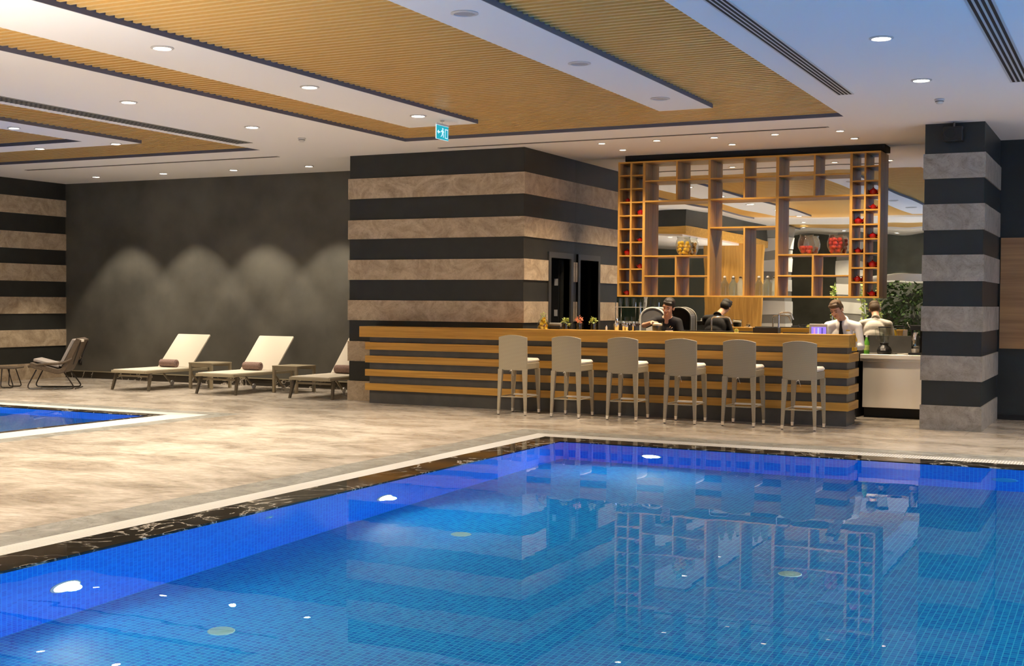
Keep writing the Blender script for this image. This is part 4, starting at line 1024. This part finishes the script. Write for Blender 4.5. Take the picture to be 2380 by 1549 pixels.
person('person', 'man in a black polo shirt bending over a dark glass behind the oak bar', fixJ(J1), 'poloblack', 'short', 'hairblack', (math.radians(22), math.radians(17), math.radians(2)))
J2 = dict(head=(-3.548, 16.760, 1.462), neck=(-3.500, 16.925, 1.300), chest=(-3.505, 16.99, 1.135), pelvis=(-3.50, 17.08, .92),
    shR=(-3.695, 16.955, 1.240), elR=(-3.765, 16.90, .985), wrR=(-3.70, 16.70, .985), hdR=(.15, -.85, -.1), upR=(0, 0, 1), curlR=(.5, 0, 0),
    shL=(-3.310, 16.955, 1.240), elL=(-3.255, 16.93, .975), wrL=(-3.335, 16.73, .975), hdL=(-.2, -.85, -.1), upL=(0, 0, 1), curlL=(.5, 0, 0))
person('person', 'man in white shirt and black tie looking down behind the right bar end', fixJ(J2), 'shirtwhite', 'long', 'hairbrown', (math.radians(26), math.radians(-6), math.radians(-14)), True)

# ------------------------------------------------------------------ things on the bar top
ZT_ = 1.150
def leaf_blob(b, c, r, n, size, rnd, flat=.6):
    c = Vector(c)
    for _ in range(n):
        d = Vector((rnd.gauss(0, 1), rnd.gauss(0, 1), rnd.gauss(0, 1)*flat)).normalized(); p = c + d*r*rnd.uniform(.35, 1)
        a = (d + Vector((rnd.uniform(-.6, .6), rnd.uniform(-.6, .6), rnd.uniform(-.2, .7)))).normalized(); u = a.orthogonal().normalized(); u.rotate(Matrix.Rotation(rnd.uniform(0, 6.3), 3, a)); nn = a.cross(u)
        s = size*rnd.uniform(.7, 1.3)
        b.add([p, p+a*s*.5+u*s*.28+nn*s*.05, p+a*s, p+a*s*.5-u*s*.28+nn*s*.05, p+a*s*.45-nn*s*.03], [(0,1,2,3),(0,4,1),(1,4,2),(2,4,3),(3,4,0)])
def mug_plant(x, y, h, label, leafm, trail, rz=0.0):
    t = thing('jar_mug_planter', label, 'plant', (x, y, ZT_), rz, 'glass mugs planted with greenery on the bar')
    MB().lathe([(.0001, 0), (.034, 0), (.037, .01), (.037, .085), (.033, .098), (.034, .110), (.031, .110), (.030, .098), (.034, .084), (.034, .008), (.0001, .006)], n=22).build('mug_glass', M['glass'], t, smooth=True)
    MB().lathe([(.0001, .008), (.0325, .008), (.0325, .086), (.0001, .090)], n=18).build('soil', M['soil'], t, smooth=True)
    MB().tube(rounded([(.035, 0, .088), (.064, 0, .085), (.066, 0, .032), (.035, 0, .024)], .02), .0042, 8).build('handle', M['glass'], t, smooth=True)
    rnd = random.Random(int(abs(x)*1000)); b = MB()
    for k in range(5):
        a = rnd.uniform(0, 6.3); b.tube([(0, 0, .08), (.018*math.cos(a), .018*math.sin(a), .10+h*.4), (.035*math.cos(a), .035*math.sin(a), .10+h*.8)], .0016, 5)
    b.build('stem', M['leaf'], t)
    b = MB(); leaf_blob(b, (0, 0, .10+h*.55), h*.62, 46, .032, rnd)
    if trail:
        for q in trail: leaf_blob(b, q, .022, 12, .026, rnd)
    b.build('foliage', leafm, t)
    return t
mug_plant(-7.16, 16.13, .050, 'glass mug with trailing green leaves, leftmost of three mugs on the bar', M['leafpale'], [(.040, 0, .08), (.050, 0, .05), (-.035, 0, .10)])
mug_plant(-6.95, 16.13, .070, 'glass mug with coral pink flowers, middle of three mugs on the bar', M['petal'], [(0.0, 0, .10)])
mug_plant(-6.735, 16.13, .065, 'glass mug with pale green upright leaves, rightmost of three mugs on the bar', M['leafpale'], [(-.045, 0, .10)])
# lemon jug
t = thing('glass_jug', 'round glass jug packed with lemon slices and mint at the left of the bar top', 'jug', (-7.50, 16.12, ZT_))
MB().lathe([(.0001, 0), (.070, 0), (.082, .02), (.084, .06), (.070, .11), (.042, .15), (.036, .175), (.042, .198), (.039, .198), (.033, .175), (.039, .149), (.067, .109), (.080, .06), (.078, .022), (.066, .005), (.0001, .005)], n=26).build('jug_glass', M['glass'], t, smooth=True)
MB().tube(rounded([(.040, 0, .170), (.095, 0, .165), (.098, 0, .085), (.076, 0, .07)], .03), .005, 8).build('handle', M['glass'], t, smooth=True)
rnd = random.Random(5)
for k in range(30):
    z = .014+.0046*k; a = k*2.4; q = .042 if z < .09 else .016
    R = Euler((rnd.uniform(-1.1, 1.1), rnd.uniform(-1.1, 1.1), 0)).to_matrix()
    MB().lathe([(.0001, -.004), (.024, -.004), (.027, 0), (.024, .004), (.0001, .004)], (q*math.cos(a), q*math.sin(a), z), 16, 'X', R).build('lemon_slice', M['lemon'], t, smooth=True)
b = MB(); leaf_blob(b, (0, 0, .125), .034, 26, .026, rnd); leaf_blob(b, (.004, 0, .205), .024, 18, .03, rnd, 1.2); b.build('mint', M['leafpale'], t)
# rolled grey machine behind the jug
t = thing('receipt_printer', 'low grey rounded machine on the bar between the lemon jug and the first mug', 'printer', (-7.36, 16.235, ZT_))
MB().box(-.09, -.05, 0, .09, .05, .035).build('base', M['black'], t, bevel=.006)
MB().lathe([(.0001, -.085), (.028, -.085), (.030, -.08), (.030, .08), (.028, .085), (.0001, .085)], (0, 0, .062), 18, 'X').build('roll_cover', M['greymetal'], t, smooth=True)
# small white bottle
t = thing('salt_shaker', 'tiny white shaker on the bar left of the silver cocktail shakers', 'shaker', (-6.545, 16.13, ZT_))
MB().lathe([(.0001, 0), (.014, 0), (.014, .045), (.010, .055), (.0001, .055)], n=14).build('body', M['ring'], t, smooth=True)
MB().lathe([(.011, .055), (.011, .066), (.0001, .069)], n=14).build('cap', M['chrome'], t, smooth=True)
# cocktail shakers and small black bottles
def shaker(x, y, s, label, m='chrome'):
    t = thing('cocktail_shaker', label, 'shaker', (x, y, ZT_), 0, 'cluster of silver shakers on the bar')
    MB().lathe([(.0001, 0), (.022*s, 0), (.030*s, .075*s), (.0301*s, .077*s), (.0001, .078*s)], n=20).build('tin', M[m], t, smooth=True)
    MB().lathe([(.031*s, .072*s), (.028*s, .095*s), (.014*s, .118*s), (.0142*s, .119*s)], n=20, caps=False).build('strainer_top', M[m], t, smooth=True)
    MB().lathe([(.0135*s, .117*s), (.013*s, .138*s), (.005*s, .146*s), (.0001, .147*s)], n=16).build('cap', M[m], t, smooth=True)
shaker(-6.385, 16.12, 1.15, 'tall silver cocktail shaker, the brightest one left of the barman in black')
shaker(-6.31, 16.19, .85, 'small silver cocktail shaker just right of the tallest shaker'); shaker(-6.44, 16.21, .9, 'dark steel shaker left of the tallest silver shaker', 'greymetal')
shaker(-6.24, 16.12, .75, 'short silver shaker in the middle of the black bottles'); shaker(-6.17, 16.20, .85, 'silver shaker at the right end of the shaker cluster')
for i, (x, y, s) in enumerate(((-6.27, 16.20, 1), (-6.21, 16.15, .9), (-6.345, 16.215, .8), (-6.135, 16.14, .8))):
    t = thing('bitters_bottle', ['little black bottle behind the short silver shaker', 'little black bottle in front, among the shakers', 'little black bottle behind the tallest shaker', 'rightmost little black bottle of the shaker cluster'][i], 'bottle', (x, y, ZT_), 0, 'little black bottles on the bar')
    MB().lathe([(.0001, 0), (.016*s, 0), (.017*s, .055*s), (.008*s, .075*s), (.008*s, .09*s), (.0001, .09*s)], n=14).build('bottle_body', M['black'], t, smooth=True)
    MB().lathe([(.009*s, .09*s), (.009*s, .105*s), (.003*s, .118*s), (.0001, .118*s)], n=12).build('pourer', M['chrome'], t, smooth=True)
# dark glass under the barman's hand
t = thing('drink_glass', 'wide glass of black drink with pale foam under the hand of the barman in black', 'glass', (-5.835, 16.215, ZT_))
MB().lathe([(.0001, 0), (.068, 0), (.072, .10), (.074, .125), (.071, .125), (.069, .10), (.065, .006), (.0001, .005)], n=24).build('glass_bowl', M['glass'], t, smooth=True)
MB().lathe([(.0001, .006), (.063, .006), (.067, .075), (.0001, .075)], n=22).build('dark_drink', M['matteblack'], t, smooth=True)
MB().lathe([(.0001, .0755), (.067, .0755), (.069, .098), (.04, .106), (.0001, .104)], n=22).build('foam', M['cushion'], t, smooth=True)
t = thing('bar_tool_tray', 'small steel bar tools lying in front of the barman in black', 'bar tools', (-5.66, 16.20, ZT_), .4)
MB().box(-.05, -.035, 0, .05, .035, .012).build('tray', M['steel'], t, bevel=.002); MB().box(-.035, -.02, .012, .03, .0, .05).build('holder', M['black'], t, bevel=.003)
MB().tube([(-.03, .01, .014), (.02, .01, .07)], .004, 8).build('jigger_handle', M['chrome'], t); MB().tube([(.0, .02, .014), (.045, .02, .055)], .004, 8).build('spoon_handle', M['chrome'], t)
# rubber bar mat
tag(MB().box(-5.52, 16.22, ZT_, -4.50, 16.295, 1.166).build('bar_mat', M['matteblack'], bevel=.003), 'long thin black rubber mat along the back edge of the bar top', 'bar mat')
tag(MB().box(-4.12, 16.22, ZT_, -3.80, 16.295, 1.164).build('bar_mat', M['matteblack'], bevel=.003), 'short black rubber mat between the black box and the purple screen', 'bar mat')
# taps
def tap(x, y, h, reach, label):
    t = thing('water_tap', label, 'tap', (x, y, .93), 0, 'tall chrome taps behind the bar')
    MB().lathe([(.0001, 0), (.028, 0), (.028, .012), (.016, .03), (.0001, .03)], n=18).build('base', M['chrome'], t, smooth=True)
    MB().tube(rounded([(0, 0, .02), (0, 0, h), (reach, 0, h+.005), (reach+.035, 0, h-.09)], .045, 6), .0105, 12).build('spout', M['chrome'], t, smooth=True)
    MB().tube([(0, 0, .12), (0, -.05, .15)], .006, 8).build('lever', M['chrome'], t)
tap(-5.165, 16.50, .415, .25, 'tall chrome swan neck tap between the barman in black and his mirror image')
tap(-4.245, 16.50, .485, .16, 'tall thin chrome tap rising behind the black box on the bar')
t = thing('garnish_slice', 'pale lime slice on the bar top right of the tall chrome tap', 'fruit slice', (-4.70, 16.10, ZT_+.024), 0)
MB().lathe([(.0001, -.004), (.028, -.004), (.030, 0), (.028, .004), (.0001, .004)], (0, 0, 0), 20, 'Y').build('rind', M['leafpale'], t, smooth=True)
MB().lathe([(.0001, -.006), (.009, -.006), (.0001, -.0055)], (0, 0, 0), 12, 'Y').build('core', M['leaf'], t)
MB().box(-.026, -.012, -.024, .026, .012, -.016).build('holder', M['cushion'], t)
t = thing('napkin_box', 'low wide black box on the bar top before the chrome tap', 'box', (-4.315, 16.17, ZT_))
MB().box(-.165, -.075, 0, .165, .075, .074).build('box_body', M['black'], t, bevel=.004); MB().box(-.14, -.055, .074, .14, .055, .080).build('lid', M['matteblack'], t)
t = thing('pos_terminal', 'pale grey till screen with a purple display left of the man in the white shirt', 'till', (-3.72, 16.50, .93), .0)
MB().box(-.10, -.04, 0, .10, .06, .03).build('stand_foot', M['labelgrey'], t, bevel=.005); MB().box(-.02, 0, .03, .02, .03, .22).build('stand_neck', M['labelgrey'], t)
MB().box(-.115, -.03, .16, .115, .0, .345).build('monitor_case', M['labelgrey'], t, bevel=.008)
MB().box(-.085, -.0325, .20, .105, -.0305, .305).build('screen', M['screen'], t)
for k in range(3): MB().box(-.055+.05*k, -.0345, .215, -.035+.05*k, -.033, .295).build('screen_column', plain('screen_stripe_%d' % k, (0, 0, 0), .4, emit=((.75, .35, .65), (.55, .6, .9), (.1, .08, .4))[k], es=1.0), t)
# bottles at the bar end
for i, (x, y, m1, m2, lb) in enumerate(((-3.275, 16.66, 'yellow', 'cushion', 'yellow syrup bottle at the right end behind the bar'), (-3.27, 16.78, 'green', 'leafpale', 'green bottle on the steel counter corner behind the bar end'))):
    z0 = .93 if i == 0 else .862
    if i == 1: x, y = -3.29, 17.50
    t = thing('syrup_bottle', lb, 'bottle', (x, y if i else 16.58, z0))
    MB().lathe([(.0001, 0), (.036, 0), (.038, .02), (.038, .15), (.018, .20), (.015, .23), (.0001, .23)], n=18).build('bottle_body', M[m1], t, smooth=True)
    MB().lathe([(.0385, .05), (.0387, .052), (.0387, .12), (.0385, .122)], n=18, caps=False).build('bottle_label', M[m2], t, smooth=True)
    MB().lathe([(.017, .228), (.017, .25), (.0001, .252)], n=14).build('cap', M['ring'], t, smooth=True)
# blender on the steel counter
def blender_appliance(x, y, label, rz=0):
    t = thing('blender', label, 'blender', (x, y, .862), rz)
    MB().lathe([(.0001, 0), (.085, 0), (.095, .015), (.098, .05), (.085, .09), (.055, .115), (.050, .125), (.0001, .125)], n=26).build('motor_base', M['black'], t, smooth=True)
    MB().box(-.035, -.100, .045, .035, -.085, .085).build('control_panel', M['greymetal'], t, bevel=.003)
    for k in range(3): MB().box(-.024+.020*k, -.103, .055, -.014+.020*k, -.0995, .072).build('switch', M['ring'], t)
    MB().lathe([(.052, .125), (.060, .150), (.055, .155), (.0001, .155)], n=22).build('coupling', M['black'], t, smooth=True)
    MB().lathe([(.048, .155), (.062, .22), (.078, .355), (.082, .36), (.075, .36), (.058, .22), (.044, .158)], n=22).build('jug', M['glass'], t, smooth=True)
    MB().lathe([(.0001, .375), (.06, .375), (.084, .370), (.084, .358), (.076, .357), (.0001, .357)], n=22).build('lid', M['black'], t, smooth=True)
    MB().tube(rounded([(-.076, 0, .345), (-.125, 0, .34), (-.105, 0, .20), (-.060, 0, .19)], .02), .009, 8).build('handle', M['glass'], t, smooth=True)
    MB().tube([(.08, .02, .02), (.13, .0, .008), (.16, .05, .006), (.12, .12, .006)], .004, 6).build('power_cord', M['black'], t)
blender_appliance(-3.065, 17.55, 'black blender with clear jug standing on the steel counter')
t = thing('juice_press', 'black and steel juice press on the steel counter half behind the striped column', 'juice press', (-2.66, 17.56, .862))
MB().box(-.08, -.10, 0, .10, .10, .03).build('base', M['black'], t, bevel=.005); MB().tube([(-.05, .05, .03), (-.05, .05, .38)], .014, 10).build('post', M['black'], t); MB().tube([(.06, .05, .03), (.06, .05, .38)], .014, 10).build('post', M['black'], t)
MB().box(-.075, .0, .33, .085, .08, .40).build('head', M['black'], t, bevel=.008); MB().lathe([(.0001, .10), (.05, .12), (.055, .20), (.035, .30), (.0001, .31)], n=18).build('cup', M['chrome'], t, smooth=True)
MB().tube([(-.08, .04, .37), (-.10, -.06, .43)], .008, 8).build('lever', M['chrome'], t); MB().lathe([(.0001, .03), (.05, .03), (.055, .08), (.0001, .085)], n=18).build('drip_bowl', M['steel'], t, smooth=True)
# back counter machines
t = thing('counter_machine', 'grey rounded countertop machine with pale rim left of the barman in black', 'machine', (-6.335, 17.53, .90))
f = lambda x, y, z: (x, z, y)
pr = [(-.19, 0), (.19, 0)] + [(.19*math.cos(a), .40+.16*math.sin(a)) for a in [PI*i/14 for i in range(15)]]
MB().prism(pr, -.12, .14, f).build('housing', plain('mid_grey_plastic', (.13, .125, .12), .4), t, bevel=.01)
pts = [(x*1.02, -.125, y) for x, y in pr[2:]]; MB().tube([(.19, -.125, .05)]+pts+[(-.19, -.125, .05)], .014, 8).build('rim', M['labelgrey'], t, smooth=True)
MB().tube([(.19, .145, .05)]+[(a, .145, c) for a, _, c in pts]+[(-.19, .145, .05)], .014, 8).build('rim', M['labelgrey'], t, smooth=True)
MB().box(-.10, -.135, .12, .10, -.12, .30).build('window', M['labelgrey'], t, bevel=.01); MB().box(-.12, -.15, 0, .12, -.10, .03).build('drip_tray', M['steel'], t)
t = thing('glass_rack', 'steel rack of stacked clear glasses under the left end of the oak shelf', 'rack', (-6.80, 17.70, .90))
MB().box(-.20, -.12, .0, .20, .12, .02).build('rack_base', M['steel'], t)
for z in (.28, .56): MB().box(-.20, -.12, z, .20, .12, z+.010).build('rack_tier', M['steel'], t)
for a in (-1, 1):
    for c in (-1, 1): MB().tube([(a*.19, c*.11, .02), (a*.19, c*.11, .64)], .006, 8).build('rack_post', M['chrome'], t)
k = 0
for z in (.92, 1.190, 1.470):
    for x in (-6.94, -6.83, -6.72):
        o = MB().lathe([(.0001, 0), (.026, 0), (.036, .13), (.033, .13), (.024, .005), (.0001, .005)], n=16).build('tumbler', M['glass'], None, (x, 17.64, z+.001), smooth=True)
        tag(o, 'clear tumbler on the ' + ('bottom', 'middle', 'top')[k//3] + ' tier of the steel glass rack, ' + ('left', 'centre', 'right')[k % 3], 'glass', 'clear tumblers on the glass rack'); k += 1
for i, (x, m1, h, lb) in enumerate(((-6.52, 'green', .30, 'green glass bottle on the back counter right of the glass rack'), (-6.44, 'walnut', .34, 'tall brown wooden pepper mill on the back counter'))):
    t = thing('oil_bottle' if i == 0 else 'pepper_mill', lb, 'bottle' if i == 0 else 'pepper mill', (x, 17.66, .90))
    MB().lathe([(.0001, 0), (.032, 0), (.034, h*.1), (.022 if i else .034, h*.5), (.030 if i else .014, h*.75), (.014, h*.85), (.0001, h*.9)], n=16).build('body', M[m1], t, smooth=True)
    MB().lathe([(.014, h*.88), (.018, h*.95), (.0001, h)], n=14).build('top', M['black'], t, smooth=True)
t = thing('black_crate', 'dark grey crate on the worktop left of the barman in black', 'box', (-6.36, 16.50, .93))
MB().box(-.15, -.10, 0, .12, .11, .31).build('crate_body', plain('dark_slate_plastic', (.05, .055, .06), .4), t, bevel=.01); MB().box(-.16, -.11, .29, .13, .12, .312).build('rim', M['black'], t, bevel=.004)

# ------------------------------------------------------------------ the near end of the hall, seen in the bar mirror
so = struct('wall_lounge', MB().box(XL, 0.5, 3.37, -9.62, 7.62, ZC), M['dark'])
MB().box(XL, 0.48, 3.19, -9.60, 7.64, 3.37).build('oak_fascia', M['oak'], so)
MB().box(XL, 0.6, 3.14, -9.72, 7.52, 3.188).build('soffit', M['white'], so)
for x, y in ((-10.2, 7.0), (-11.2, 7.0), (-12.3, 7.0), (-10.2, 5.0), (-10.2, 3.2), (-12.3, 5.0)):
    downlight(x, y, 'small warm downlight in the lounge soffit, seen only in the bar mirror', 'downlights of the lounge soffit', M['lampglow2'], .05, 60, WARM2, 110, .8, 3.138)
struct('wall_wood', MB().box(-10.75, 2.45, 0, -9.15, 2.6, 3.19), M['oakZ'])
b = MB()
for i in range(5): b.box(-15.5+i*1.0, 5.2, 0, -15.44+i*1.0, 5.28, 3.14)
b.box(-15.5, 5.2, 2.2, -11.44, 5.28, 2.26); b.box(-15.5, 5.2, 1.0, -11.44, 5.28, 1.06)
w = struct('window_20', b, M['curtain']); MB().box(-15.5, 5.23, 0, -11.44, 5.24, 3.14).build('pane', mat_glass('green_glass', (.55, .66, .58)), w)
struct('wall_lounge_back', MB().box(XL, 0.5, 0, -10.75, 0.6, 3.14), plain('green_grey_wall', (.16, .18, .15), .6))
def striped(x0, y0, x1, y1, nm, zs=3.75):
    o = struct(nm, MB().box(x0, y0, 0, x1, y1, zs), M['greymetal']); b = MB()
    for k in range(6): b.box(x0-.015, y0-.015, .62*k, x1+.015, y1+.015, .62*k+.36)
    b.build('pale_bands', M['curtain'], o)
striped(-9.85, -.5, -9.05, .3, 'column'); striped(-8.30, -3.6, -7.55, -2.9, 'column'); 
t = thing('round_canopy', 'curved pale canopy rim over the planting, seen in the mirror beside the striped column', 'canopy', (-5.9, -2.6, 2.30))
b = MB(); n = 36; R = 1.75
b.lathe([(R-.05, -.10), (R, -.11), (R+.02, 0), (R, .09), (R-.05, .10), (R-.06, 0), (R-.05, -.10)], (0, 0, 0), 40, caps=False); b.build('rim', M['curtain'], t, smooth=True)
MB().tube([(-1.2, -1.0, 0), (-1.2, -1.0, 1.44)], .02).build('hanger', M['greymetal'], t); MB().tube([(1.2, -1.0, 0), (1.2, -1.0, 1.44)], .02).build('hanger', M['greymetal'], t)
rnd = random.Random(3); b = MB()
for _ in range(900):
    p = Vector((rnd.uniform(-7.2, -5.2), -4.25+rnd.uniform(0, .3), rnd.uniform(.1, 2.2)))
    leaf_blob(b, p, .05, 1, .16, rnd)
tag(b.build('green_wall', M['leafdark']), 'dark leafy planting reflected in the mirror beside the striped column', 'plants', kind='stuff')
for i, (x, y, z0, z1) in enumerate(((-7.35, -2.2, .0, 2.2), (-6.75, -1.6, 0, 2.1), (-8.05, -1.4, 0, 2.1))):
    t = thing('climbing_plant', ['tall pale leafed climbing plant reflected right of the man in white', 'tall pale leafed climbing plant reflected beside the mirror edge', 'tall pale leafed climbing plant reflected left of the man in white'][i], 'plant', (x, y, 0))
    MB().tube([(0, 0, 0), (.03, 0, 1.0), (0, 0, z1)], .012, 6).build('stem', M['leaf'], t)
    b = MB(); z = .4
    while z < z1: leaf_blob(b, (rnd.uniform(-.03, .03), rnd.uniform(-.03, .03), z), .06, 4, .13, rnd); z += .06
    b.build('leaves', M['leafpale'], t); MB().lathe([(.0001, 0), (.13, 0), (.17, .35), (.15, .35), (.0001, .33)], n=18).build('pot', M['greymetal'], t, smooth=True)
downlight(-7.1, -1.2, 'downlight over the potted climbers at the near end, seen only in the bar mirror', g1, M['lampglow'], .06, 250)
